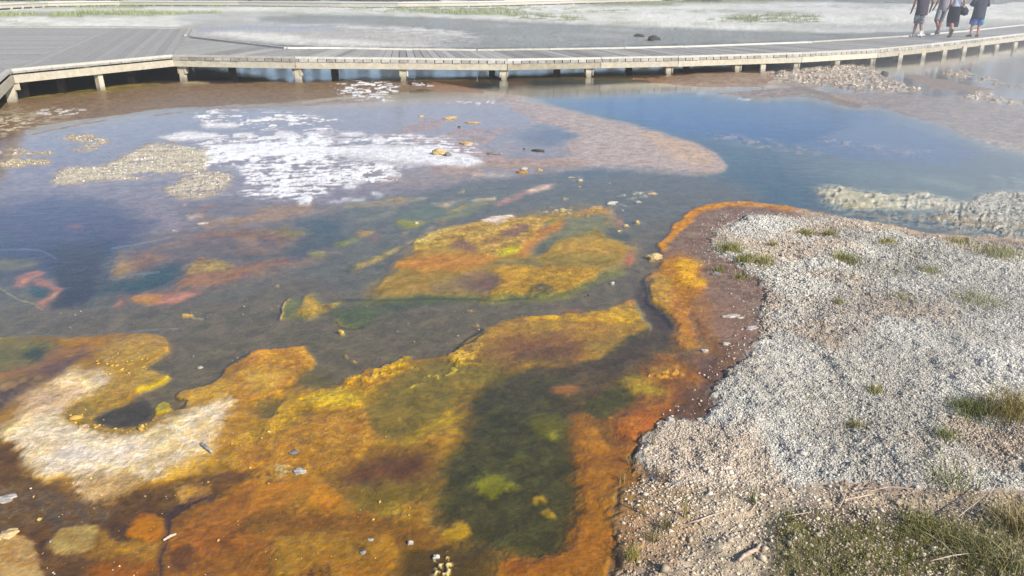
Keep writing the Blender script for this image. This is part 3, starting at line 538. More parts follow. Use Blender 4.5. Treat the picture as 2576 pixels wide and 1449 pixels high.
# stream below the island (dark brown)
L([(1500,640),(1560,700),(1565,780),(1650,850),(1740,930),(1780,1010),(1740,1060),(1600,1200),(1480,1300),(1300,1400),(1200,1449),(1000,1420),(1000,1300),(1180,1250),(1300,1190),(1400,1120),(1560,1040),(1600,1000),(1560,930),(1510,880),(1470,790),(1460,700)], (86,64,46), h=-.05, bl=6, wp=8, xf=Q1)
L([(1520,620),(1540,660),(1565,720),(1562,790),(1640,850),(1720,930),(1760,1000)], (34,32,28), h=-.05, bl=2, wp=4, xf=Q1, st=10)

# ================================================================== foreground: left mat
def PB(k, pts): return [(x/2.348 + k, y/2.348 + 831.8) for x, y in pts]
base_fg = [(-500,850)] + PB(0, [(0,35),(200,22),(420,28),(600,12),(860,5),(960,14),(1000,60),(1000,110),(900,180),(830,235),(960,250),(978,290),(900,330),(825,352),(770,430),(620,460),(540,520),(600,548),(750,560),(860,545),(920,490),(900,462),(960,420),(1020,430),(1030,470),(1110,420),(1035,400),(1040,360),(1150,330),(1290,280),(1345,190),(1512,110)]) \
  + PB(644, [(80,100),(180,92),(290,68),(265,100),(340,150),(325,220),(250,300),(480,300),(500,290),(530,250),(600,255),(650,190),(720,208),(820,180),(890,150),(920,145),(900,170),(1140,130),(1200,100),(1300,60),(1512,150)]) \
  + PB(1288, [(200,170),(430,200),(470,330),(620,240),(760,150),(900,40),(960,60),(1100,200),(1130,350),(1040,480),(860,520),(820,620),(700,720),(640,820),(600,1000),(560,1449)]) + [(1500,1700),(-500,1700)]
L(base_fg, (170,120,42), h=.002, bl=3, wp=7, c2=(150,104,36))
def _g(T_, p, a, k):
    k['bl'] = k.get('bl', 8)*(1.55 if 'sc' not in k and k.get('bl', 8) >= 5 else 1.); L(p, *a, xf=T_, **k)
def G0(p, *a, **k): _g(B1, p, a, k)
def G1(p, *a, **k): _g(B2, p, a, k)
def G2(p, *a, **k): _g(B3, p, a, k)
G0([(-300,40),(0,42),(200,30),(330,60),(340,110),(300,180),(150,240),(0,300),(-300,360)], (142,116,38), bl=6, wp=14, c2=(122,104,36), h=-.01)
G0([(130,110),(250,80),(315,130),(250,180),(150,175)], (64,66,32), bl=7, wp=12, h=-.03)
G0([(-200,250),(100,220),(250,180),(320,100),(440,80),(600,62),(610,90),(500,120),(340,180),(120,260),(0,310),(-200,360)], (178,116,38), bl=6, wp=14, h=-.002, c2=(160,104,42))
G0([(0,42),(60,36),(200,24),(420,28),(600,12)], (190,150,56), h=.003, bl=1, wp=5, st=3, a=.7)
G0([(150,260),(280,200),(400,150),(540,108),(525,155),(430,190),(350,280),(200,310)], (108,80,68), bl=6, wp=12, h=0)
G0([(-300,500),(-300,340),(0,310),(150,280),(280,300),(170,400),(60,440),(-20,480)], (100,76,60), bl=8, wp=16, c2=(140,108,72), h=0)
G0([(600,110),(700,60),(860,30),(980,50),(995,110),(900,180),(800,200),(620,200),(560,150)], (184,142,70), bl=7, wp=16, c2=(168,124,52), h=.004, net=.4)
G0([(620,220),(820,210),(960,252),(976,290),(900,328),(820,352),(770,430),(620,456),(460,440),(400,380),(480,300)], (184,142,66), bl=6, wp=14, c2=(166,122,48), h=.002, net=.4)
G0([(820,345),(900,328),(960,300),(978,270)], (206,166,40), h=.006, bl=2, wp=5, st=14)
CR = (238,216,184)
G0([(-10,600),(60,570),(150,500),(160,400),(330,330),(380,270),(440,240),(520,250),(620,230),(640,300),(560,340),(430,420),(360,500),(440,560),(600,612),(800,630),(940,560),(1040,500),(1120,450),(1260,420),(1400,395),(1430,440),(1350,520),(1300,560),(1290,660),(1270,760),(1200,800),(1000,850),(820,860),(650,900),(600,960),(480,960),(470,880),(300,880),(200,860),(160,760),(100,690),(30,640)],
   CR, bl=7, wp=18, h=.008, c2=(226,194,140), wet=.4, net=.5, key='cream')
G0([(90,440),(160,380),(330,330),(480,330),(440,430),(300,480),(120,520)], (208,168,130), bl=10, wp=18, a=.7, wet=.5)
G0([(280,780),(330,720),(450,690),(700,690),(900,660),(860,740),(640,780),(430,810),(330,830)], (238,222,212), bl=14, wp=18, a=.8, wet=.5)
G0([(160,560),(300,520),(400,580),(700,640),(1000,620),(900,700),(500,680),(200,680)], (236,216,186), bl=14, wp=18, a=.7, wet=.5)
G0([(20,740),(160,780),(300,870),(440,880),(420,900),(260,900),(100,820)], (196,148,80), bl=7, wp=16, a=.8)
G0([(380,470),(440,440),(620,458),(545,520),(600,552),(760,565),(870,545),(900,560),(800,610),(640,600),(480,570),(400,530)], (180,138,50), bl=6, wp=14, h=-.002, c2=(160,122,52))
G0([(540,520),(640,480),(840,380),(900,420),(900,500),(850,550),(740,560),(600,550)], (78,64,44), bl=4, wp=8, h=-.04)
G0([(900,480),(925,440),(970,420),(1015,430),(1015,465),(980,495),(920,492)], (186,160,48), bl=2, wp=10, h=.008, net=.5)
G0([(1040,370),(1150,335),(1290,285),(1400,290),(1420,380),(1300,430),(1120,440),(1040,400)], (204,152,56), bl=7, wp=16, h=.002, c2=(186,132,48), net=.5)
G0([(1290,640),(1310,560),(1420,450),(1512,440),(1512,800),(1300,800),(1270,720)], (190,136,46), bl=8, wp=16, c2=(176,122,42), net=.4)
G0([(1210,720),(1270,760),(1512,660),(1512,700),(1300,790),(1100,880),(900,870),(960,840)], (204,150,56), bl=6, wp=16, a=.8, net=.5)
DK = (108,74,42)
G0([(-200,640),(30,640),(110,700),(170,790),(200,870),(330,920),(480,970),(600,1000),(700,1000),(800,940),(900,930),(1000,930),(1200,860),(1290,815),(1512,800),(1512,870),(1300,960),(1250,1000),(1050,1060),(995,1180),(900,1250),(700,1200),(580,1160),(580,1220),(500,1330),(620,1350),(900,1340),(960,1449),(1000,1700),(-200,1700)], DK, bl=8, wp=18, h=.001, wet=.5, c2=(92,66,44), mo=.52)
G0([(100,880),(330,930),(480,960),(700,1010),(640,1120),(560,1150),(440,1170),(250,1200),(100,1180),(-200,1100),(-200,900)], (124,100,74), bl=12, wp=20, h=0, c2=(100,80,60), sc=(.42,.2,1))
G0([(480,960),(560,870),(700,830),(860,830),(800,930),(740,960),(620,990),(520,1000)], (206,168,120), bl=7, wp=18, h=.004, c2=(184,144,94), wet=.5, net=.4)
G0([(600,1130),(700,1140),(830,1100),(1000,1060),(1250,980),(1300,1000),(1050,1100),(990,1190),(900,1250),(760,1230),(600,1200)], (90,58,42), bl=6, wp=12, h=-.004, a=.8)
G0([(1035,965),(1060,930),(1130,912),(1240,925),(1232,970),(1160,1025),(1070,1040)], (190,134,72), bl=4, wp=12, ch=3, h=.006, c2=(174,118,58), net=.3)
G0([(720,1180),(800,1110),(900,1080),(980,1110),(985,1180),(930,1235),(850,1245),(790,1225)], (188,112,32), bl=4, wp=12, ch=3, h=.006, c2=(172,98,28))
G0([(295,1270),(330,1215),(420,1160),(520,1150),(578,1190),(560,1250),(470,1310),(370,1340),(310,1320)], (182,150,90), bl=4, wp=12, ch=3, h=.006, c2=(166,130,74))
G0([(-200,1240),(100,1222),(190,1230),(222,1290),(235,1390),(265,1449),(300,1700),(-200,1700)], (190,152,98), bl=4, wp=12, h=.004, c2=(182,134,78))
G0([(-60,1180),(60,1190),(90,1220),(0,1250),(-60,1240)], (226,208,190), bl=3, wp=10, h=.008, sc=(.4,.1,1), grit=.5)
G0([(225,1260),(260,1300),(250,1350),(280,1380),(260,1300),(300,1220)], (70,56,52), bl=3, wp=8, a=.7)
G0([(1000,1200),(1050,1080),(1180,1040),(1300,1000),(1420,930),(1600,880),(1600,1700),(980,1700),(940,1449),(960,1320)], (178,106,32), bl=7, wp=14, h=-.003, c2=(150,90,36), mo=.5)
G0([(960,1290),(1100,1240),(1280,1200),(1350,1260),(1300,1340),(1280,1449),(1000,1700),(960,1400)], (112,70,36), bl=10, wp=18, h=-.006, sc=(.42,.15,3))
G0([(500,1400),(700,1370),(900,1350),(920,1400),(800,1449),(760,1700),(560,1700)], (164,94,34), bl=7, wp=16, a=.85)
G0([(990,1170),(1010,1100),(1060,1050),(1180,1000),(1260,985)], (62,50,56), bl=3, wp=8, st=14, a=.7)
G0([(940,1449),(935,1340),(960,1280),(1000,1200)], (62,46,44), bl=4, wp=8, st=16, a=.7)
# ---- centre foreground
G1([(-20,108),(80,100),(180,92),(290,68),(262,100),(340,150),(325,210),(240,240),(200,330),(100,420),(0,440),(-150,420),(-120,250),(-60,140)], (206,144,44), bl=4, wp=10, h=.004, c2=(186,122,44), net=.7)
G1([(-60,240),(60,240),(200,230),(180,300),(60,360),(-60,380)], (206,158,72), bl=8, wp=14, a=.7, net=.4)
G1([(0,390),(140,400),(160,450),(60,500),(-40,480)], (116,96,40), bl=8, wp=14, h=-.012, a=.85)
G1([(100,470),(200,420),(380,340),(520,325),(620,340),(700,330),(720,300),(740,370),(640,440),(520,460),(380,470),(260,510),(180,580),(60,640),(-100,660),(-100,600),(40,540)], (204,150,26), bl=6, wp=18, h=.0, c2=(184,134,28), net=.9)
G1([(300,420),(430,350),(600,360),(640,420),(500,440),(350,460)], (222,176,44), bl=5, wp=18, a=.8, net=1, h=.004)
G1([(498,290),(505,262),(550,248),(600,255),(640,240),(690,208),(650,190),(720,206),(820,180),(890,158),(880,220),(850,240),(790,290),(740,270),(720,320),(640,320),(560,305)], (222,168,44), bl=2.5, wp=16, h=.010, c2=(206,146,44), net=.9, sc=(.3,.1,1))
G1([(720,206),(780,184),(850,168),(900,152),(915,142),(925,150),(900,162),(840,184)], (160,152,34), h=.012, bl=1.5, wp=5)
G1([(250,240),(340,210),(420,250),(500,310),(420,330),(300,330),(230,340)], (112,94,48), bl=7, wp=12, h=-.03)
G1([(740,330),(790,290),(880,230),(960,200),(1140,150),(1300,180),(1400,200),(1512,200),(1512,380),(1300,330),(1200,420),(1150,500),(1000,560),(850,620),(720,640),(650,520),(690,420)], (150,118,40), bl=10, wp=14, h=-.003, c2=(128,104,38))
G1([(900,330),(960,300),(1060,260),(1120,240),(1180,210),(1200,240),(1100,280),(1000,320),(920,345)], (182,150,58), bl=3, wp=16, h=.002, sc=(.46,.08,1), net=.8)
G1([(880,220),(960,190),(960,230),(900,245)], (196,158,56), bl=2, wp=14, h=.004, sc=(.4,.1,1))
G1([(1150,135),(1200,100),(1290,70),(1350,60),(1360,100),(1310,150),(1290,190),(1200,220),(1150,180)], (206,160,66), bl=3, wp=16, h=.006, net=1, sc=(.36,.12,1))
G1([(830,540),(850,480),(870,490),(855,530)], (190,160,50), bl=2, wp=10, h=.002, sc=(.4,.1,1))
G1([(0,640),(200,570),(400,500),(620,470),(680,520),(700,620),(640,720),(500,770),(350,860),(200,840),(-100,830),(-100,680)], (190,134,46), bl=8, wp=18, h=.002, c2=(172,114,38), net=.6)
G1([(60,820),(150,760),(300,830),(260,870),(120,880)], (218,186,128), bl=5, wp=16, a=.8, sc=(.45,.1,1))
G1([(-60,830),(160,840),(300,880),(260,900),(0,890)], (104,72,44), bl=6, wp=16, a=.8, sc=(.45,.1,1))
G1([(540,800),(640,740),(760,720),(900,700),(1050,720),(1050,800),(980,860),(900,900),(700,930),(540,930),(440,900)], (112,70,40), bl=14, wp=16, h=-.014)
G1([(850,650),(1000,545),(1150,490),(1230,460),(1258,520),(1255,600),(1150,612),(1050,590),(960,640),(880,670)], (194,146,26), bl=6, wp=16, h=-.006, c2=(170,130,30), net=.3)
G1([(1330,60),(1512,120),(1700,200),(1700,280),(1480,280),(1380,180)], (140,96,46), bl=14, wp=14, h=-.015, a=.8)
G1([(-60,920),(160,880),(350,870),(420,920),(300,960),(200,1040),(-60,1060)], (176,110,36), bl=10, wp=14, h=0)
G1([(270,1010),(330,940),(420,900),(520,950),(530,1010),(470,1060),(360,1070)], (196,128,28), bl=7, wp=16, h=.002, c2=(178,110,30))
G1([(540,980),(620,940),(800,900),(1000,860),(1100,900),(1000,1010),(760,1080),(600,1060)], (132,102,34), bl=12, wp=16, h=-.004)
G1([(690,1110),(760,1030),(860,1030),(910,1080),(860,1120),(750,1130)], (170,128,34), bl=6, wp=18, h=-.004, sc=(.38,.14,1))
G1([(-60,1060),(280,1070),(600,1080),(900,1130),(1100,1150),(1090,1240),(880,1300),(700,1260),(400,1200),(200,1220),(-60,1240)], (158,102,32), bl=9, wp=18, h=-.001, c2=(136,88,34))
G1([(-60,1230),(200,1240),(300,1190),(400,1170),(560,1260),(640,1300),(560,1449),(200,1700),(-60,1700)], (104,70,38), bl=9, wp=20, h=-.006, sc=(.40,.15,3))
G1([(200,1400),(380,1340),(560,1390),(700,1360),(760,1449),(600,1700),(220,1700)], (166,106,34), bl=8, wp=18, a=.85, sc=(.4,.15,1))
G1([(720,1200),(820,1220),(800,1380),(740,1449),(700,1400),(700,1280)], (168,112,30), bl=7, wp=16, a=.8)
G1([(840,1300),(1000,1260),(1200,1230),(1380,1260),(1400,1449),(1380,1700),(800,1700),(800,1449)], (96,70,30), bl=10, wp=16, h=-.01)
G1([(1020,1449),(1050,1370),(1130,1300),(1180,1360),(1170,1420),(1130,1500),(1030,1500)], (220,190,130), bl=4, wp=18, h=.004, sc=(.52,.06,1))
G1([(1105,1160),(1130,1140),(1255,1145),(1262,1195),(1210,1225),(1150,1212)], (196,150,18), bl=6, wp=12, h=-.006)
# ---- deep olive channel
DG = (84,72,32)
deep = PB(644, [(1260,600),(1255,520),(1240,450),(1290,330),(1380,270)]) + PB(1288, [(0,190),(250,185),(430,190),(400,290),(260,340),(240,400),(320,440),(350,500),(352,600),(362,760),(395,900),(385,990),(430,1020),(362,1090),(330,1180),(300,1300),(150,1335),(0,1300)]) + PB(644, [(1380,1240),(1150,1240),(1270,1190),(1260,1140),(1100,1120),(1060,1000),(1100,860),(1080,740),(1200,690)])
L(deep, DG, h=-.13, bl=20, wp=22, c2=(98,82,30))
G1([(1200,1000),(1300,960),(1450,1000),(1800,1000),(1900,1300),(1500,1260),(1280,1120)], (80,56,26), bl=22, wp=16, h=-.1, a=.8)
G1([(1345,880),(1380,840),(1430,850),(1450,830),(1500,840),(1530,900),(1500,960),(1440,965),(1410,900),(1360,900)], (140,130,24), bl=9, wp=18, h=-.03, a=.85)
G1([(1180,935),(1300,925),(1420,940),(1300,960),(1190,950)], (130,118,20), bl=6, wp=14, h=-.04, a=.7, sc=(.42,.1,1))
G1([(1230,1000),(1400,985),(1420,1040),(1300,1050)], (128,76,30), bl=6, wp=18, h=-.04, a=.8, sc=(.45,.1,1))
G2([(230,330),(300,298),(385,300),(432,325),(380,330),(300,345),(360,420),(380,470),(340,440),(240,370)], (170,104,54), bl=7, wp=10, h=-.01, a=.9)
G2([(150,370),(260,340),(330,420),(300,450),(200,420)], (96,68,42), bl=9, wp=10, h=-.06, a=.7)
G2([(80,500),(150,450),(260,450),(312,480),(310,545),(285,600),(210,622),(120,615),(70,570)], (100,90,22), bl=7, wp=8, h=-.05)
G2([(195,595),(240,575),(278,585),(272,612),(215,618)], (176,160,26), bl=3, wp=8, h=-.02)
for P in ([(120,985),(140,945),(205,960),(212,982),(160,975),(130,994)], [(170,1032),(225,1030),(262,1052),(278,1082),(225,1070),(180,1050)], [(0,870),(10,880),(5,905),(-20,900),(-20,870)]): G2(P, (186,134,22), bl=3, wp=8, h=-.02)
G2([(-20,730),(60,740),(40,770),(-20,780)], (98,92,30), bl=5, wp=8, h=-.05)
# right flank: island with gold, pit, orange column
G2([(430,340),(520,300),(630,240),(760,150),(880,90),(950,90),(1050,180),(1110,240),(1130,350),(1060,400),(940,430),(860,440),(960,500),(850,540),(800,640),(700,730),(640,720),(560,620),(460,540)], (170,102,34), bl=8, wp=14, h=-.004, c2=(154,92,36), net=.3)
G2([(360,410),(470,340),(560,300),(640,250),(760,160),(850,60),(930,40),(960,90),(880,130),(760,200),(720,300),(740,400),(640,470),(530,560),(460,510)], (88,76,26), bl=9, wp=14, h=-.03)
G2([(640,290),(700,240),(770,230),(790,290),(840,330),(930,370),(860,400),(760,370),(690,370),(650,330)], (192,152,28), bl=7, wp=18, h=-.004, c2=(170,128,28))
G2([(760,190),(860,130),(960,110),(1040,200),(940,240),(820,230)], (178,124,32), bl=7, wp=18, h=-.002, net=.5, c2=(164,98,34))
G2([(780,250),(900,230),(1060,220),(1000,260),(860,280)], (206,150,60), bl=3, wp=18, h=.004, sc=(.46,.08,1), net=.8)
G2([(560,500),(650,470),(640,520),(560,545)], (190,122,44), bl=3, wp=14, a=.8, sc=(.42,.1,1))
G2([(640,500),(760,440),(900,430),(1000,390),(1080,400),(960,480),(860,520),(810,600),(760,660),(680,640),(600,600)], (178,106,34), bl=8, wp=14, h=.002, c2=(164,88,32))
G2([(370,520),(350,450),(400,470),(440,520),(530,600),(640,700),(700,740),(740,850),(800,920),(680,960),(560,930),(600,1050),(620,1200),(560,1449),(540,1700),(-60,1700),(-60,1320),(150,1340),(300,1305),(330,1190),(362,1090),(430,1020),(385,990),(395,900),(362,760),(352,620)], (182,112,26), bl=6, wp=9, h=-.002, c2=(168,102,30))
G2([(420,560),(500,620),(560,680),(600,760),(500,760),(420,680)], (206,130,26), bl=9, wp=14, a=.7)
G2([(430,520),(540,540),(640,600),(600,700),(540,620)], (120,80,26), bl=9, wp=12, a=.8, h=-.02)
G2([(500,720),(620,690),(700,740),(740,850),(640,880),(560,840)], (150,92,36), bl=10, wp=16, a=.8)
G2([(360,1100),(430,1020),(440,1050),(380,1110),(345,1180),(330,1180)], (90,60,20), bl=2, wp=6, a=.8)
G2([(-60,1330),(140,1350),(300,1320),(300,1400),(100,1449),(-60,1449)], (170,92,20), bl=8, wp=12, a=.7)
G2([(560,960),(640,900),(760,920),(800,1000),(760,1200),(700,1449),(560,1449),(620,1200)], (160,112,58), bl=10, wp=16, h=.01, a=.8, wet=.4)
G2([(1030,330),(1140,330),(1180,440),(1220,500),(1100,560),(1000,520),(880,510),(860,480),(1000,460)], (108,80,64), bl=8, wp=16, h=.010, wet=.5, grit=.3)
L([(1700,900),(1740,870),(1790,900),(1830,930),(1800,980),(1760,960),(1720,930)], (108,80,66), bl=8, wp=16, h=.012, a=.8)

for P_, c_, h_, b_ in (([(1700,850),(1650,890),(1560,940),(1490,985),(1430,1050),(1380,1100),(1300,1100),(1240,1010),(1260,950),(1360,915),(1480,905),(1570,880),(1630,830),(1680,815)], (88,68,42), -.03, 12),
    ([(1240,960),(1380,930),(1440,960),(1430,1040),(1440,1180),(1430,1330),(1400,1390),(1200,1380),(1120,1300),(1100,1200),(1170,1120),(1190,1040)], (72,64,32), -.06, 22)):
    L(P_, c_, h=h_, bl=b_, wp=14, c2=tuple(q*1.15 for q in c_), a=.9)
L([(1320,1060),(1350,1030),(1400,1030),(1425,1050),(1420,1080),(1390,1100),(1340,1095)], (104,92,28), h=-.03, bl=8, wp=8)
L([(1366,1084),(1390,1075),(1408,1082),(1400,1094),(1376,1096)], (150,136,34), h=-.02, bl=4, wp=8)
L([(1380,975),(1410,962),(1440,962),(1468,972),(1440,985),(1400,985)], (172,106,56), h=-.006, bl=6, wp=10, a=.9)
L([(1180,1215),(1210,1190),(1260,1188),(1290,1210),(1270,1240),(1220,1245)], (140,130,28), h=-.02, bl=9, wp=22, a=.85)
for P_ in ([(1338,1250),(1350,1238),(1376,1240),(1378,1250),(1350,1256)], [(1360,1272),(1385,1271),(1404,1286),(1395,1294),(1368,1284)], [(1118,1330),(1140,1316),(1180,1320),(1184,1340),(1150,1352)]): L(P_, (190,142,26), h=-.01, bl=4, wp=10)
L([(1290,1120),(1320,1130),(1310,1160),(1285,1150)], (96,90,30), h=-.03, bl=8, wp=8, a=.8)
# ---- mineral crust seams along stream edges
SEAM = ((B1, [(0,36),(130,30),(200,24),(420,28),(600,12),(800,6),(960,12)], 2.5, (120,120,104)), (B1, [(1040,400),(1035,372),(1100,345),(1200,315),(1290,275),(1350,190),(1430,140),(1512,112)], 5, (62,54,44)),
  (B2, [(0,104),(80,98),(180,92),(240,80),(292,68)], 3, (84,72,50)), (B2, [(715,205),(760,188),(820,176),(870,165),(905,145)], 5, (44,42,36)), (B2, [(1140,126),(1180,105),(1230,78),(1300,52),(1330,10)], 6, (40,38,32)),
  (B1, [(1045,402),(1085,412),(1112,418),(1060,450),(1030,470)], 4, (56,50,42)), (Q2, [(958,305),(962,280),(975,240),(985,190),(1000,158),(1040,138)], 5, (40,46,54)), (Q2, [(1410,330),(1440,365),(1500,382),(1560,384),(1640,360)], 4, (44,46,40)),
  (Q1, [(0,1188),(60,1128),(150,1062),(230,1004)], 7, (46,42,34)), (Q1, [(230,1000),(400,925),(560,905),(800,898),(1000,868),(1300,812)], 3, (120,116,92)), (Q1, [(1515,630),(1550,590),(1600,560)], 4, (70,56,40)),
  (M2, [(30,1042),(120,1032),(200,1005),(300,962),(400,900),(450,872)], 3, (90,84,66)), (M2, [(460,850),(600,775),(750,735),(900,712)], 3, (200,176,130)), (M2, [(0,1225),(300,1238),(600,1225),(900,1228),(1050,1240),(1300,1222)], 4, (70,72,44)),
  (B1, [(940,1440),(945,1340),(990,1240),(1010,1120),(1100,1040),(1240,985)], 4, (58,44,50)), (M1, [(0,890),(180,885),(300,900),(370,945)], 2, (150,160,180)), (M1, [(760,880),(900,860),(1060,830),(1160,815)], 2, (150,158,172)), (M1, [(760,1100),(900,1060),(1080,1040)], 2, (140,156,160)),
  (M1, [(600,1290),(640,1200),(700,1130),(740,1040),(780,930)], 3, (60,76,90)), (M1, [(880,1448),(1000,1430),(1250,1423)], 2, (150,150,146)))
for T_, pts, w_, c in SEAM: L(pts, c, bl=1, wp=4, st=w_, a=.85, xf=T_)
# ------------------------------------------------------------------ relief and finish of the ground sheet
HT = np.where(HT < -.008, -.008+(HT+.008)*.16, HT); HT = np.where(HT > .012, .012+(HT-.012)*.55, HT)
for _ in range(2):
    HT[1:-1, 1:-1] = (HT[1:-1, 1:-1]*2 + HT[:-2, 1:-1] + HT[2:, 1:-1] + HT[1:-1, :-2] + HT[1:-1, 2:])/6
RASTG = look(RAST['gravel'], 22)
COB = fbm(WX*22, WY*22, 500, 3); LUMP = fbm(WX*2.3, WY*2.3, 520, 4); CLOG = fbm(LU*170, LV*170, 540, 3)
near = np.clip(1 - (dist-7)/10, 0, 1)
HT = HT + GRIT*((COB-.5)*.022*near + (CLOG-.5)*.007*np.clip(dist/6, .3, 3)) + (LUMP-.5)*np.where(HT > .015, .05, .004) + np.where(HT > .013, (fbm(WX*7, WY*7, 530, 3)-.5)*.032, 0)
fil = 1 - np.abs(fbm(WX*9+n1*2, WY*9+n2*2, 560, 4)*2-1)*2.2
HT = HT + np.clip(NET, 0, 1)*np.clip(fil, -.5, 1)*.006
HT = np.where((RASTG > .5) & (HT < .008), .008 + .2*(HT-.008), HT)
HT = np.where(dist > 60, np.maximum(HT, .02+ (dist-60)*.0005), HT)
# slow rise of the meadow far behind
HT = HT + np.clip(dist-70, 0, 200)*.004*sm(dist, 70, 130)
# pigment variation at the scale of palm-sized patches
KF = fbm(WX*16+n1*1.5, WY*16+n2*1.5, 600, 5); KG = fbm(WX*45, WY*45, 620, 3)
mat_zone = (1-np.clip(GRIT, 0, 1))*sm(dist, 40, 20)
v = (.80 + .40*K1)*(1 + mat_zone*((KF-.5)*.55 + (KG-.5)*.45))
fl2 = np.clip(fil, -.9, 1)*np.clip(NET, 0, 1)
v = np.clip(v, .35, 1.7)*(1 + fl2*.26)
COL = COL*v[..., None]*(1 + np.stack([fl2*.02, fl2*.03, -fl2*.12], -1))
# crevices of the mats turn to a darker olive
q = (np.clip(-fil, 0, 1)*np.clip(NET, 0, 1)*.5)[..., None]; COL = COL*(1-q) + COL.mean(-1, keepdims=True)*lin((230,200,120)).astype(np.float32)*q*.8
# more chroma in the living mats near the viewer
lum = COL.mean(-1, keepdims=True); wsat = (mat_zone*sm(dist, 11, 6))[..., None]
COL = np.clip(lum + (COL-lum)*(1+.04*wsat), .004, 1)*(1 + wsat*sm((COL.max(-1)-COL.min(-1))/np.maximum(COL.max(-1), 1e-4), .55, .85)[..., None]*np.array([-.03, .04, .0], np.float32))
# the gravel bank and sand: tan and grey drifts
TN = (sm(fbm(WX*1.3, WY*1.3, 640, 4), .5, .62)*GRIT*near*.25)[..., None]; COL = COL*(1-TN) + lin((176,152,122)).astype(np.float32)*TN
EXTRA = np.stack([GRIT, WET, NET], -1)

def nmath(nt, op, a, b=None, c=None):
    n = nt.nodes.new('ShaderNodeMath'); n.operation = op
    for i, x in enumerate((a, b, c)):
        if x is None: continue
        if isinstance(x, (int, float)): n.inputs[i].default_value = x
        else: nt.links.new(x, n.inputs[i])
    return n.outputs[0]
def new_mat(name):
    m = bpy.data.materials.new(name); m.use_nodes = True; nt = m.node_tree
    return m, nt, nt.nodes['Principled BSDF']
def noise(nt, vec, scale, detail=4, rough=.55, dist_=0):
    n = nt.nodes.new('ShaderNodeTexNoise'); n.inputs['Scale'].default_value = scale; n.inputs['Detail'].default_value = detail
    n.inputs['Roughness'].default_value = rough; n.inputs['Distortion'].default_value = dist_
    nt.links.new(vec, n.inputs['Vector']); return n
def mrange(nt, x, a, b, c, d):
    n = nt.nodes.new('ShaderNodeMapRange'); nt.links.new(x, n.inputs[0])
    for i, q in enumerate((a, b, c, d)): n.inputs[i+1].default_value = q
    return n.outputs[0]
def attr(nt, name):
    n = nt.nodes.new('ShaderNodeAttribute'); n.attribute_name = name; return n
def vscale(nt, colr, fac):
    n = nt.nodes.new('ShaderNodeVectorMath'); n.operation = 'SCALE'
    nt.links.new(colr, n.inputs[0]); nt.links.new(fac, n.inputs['Scale']); return n.outputs[0]

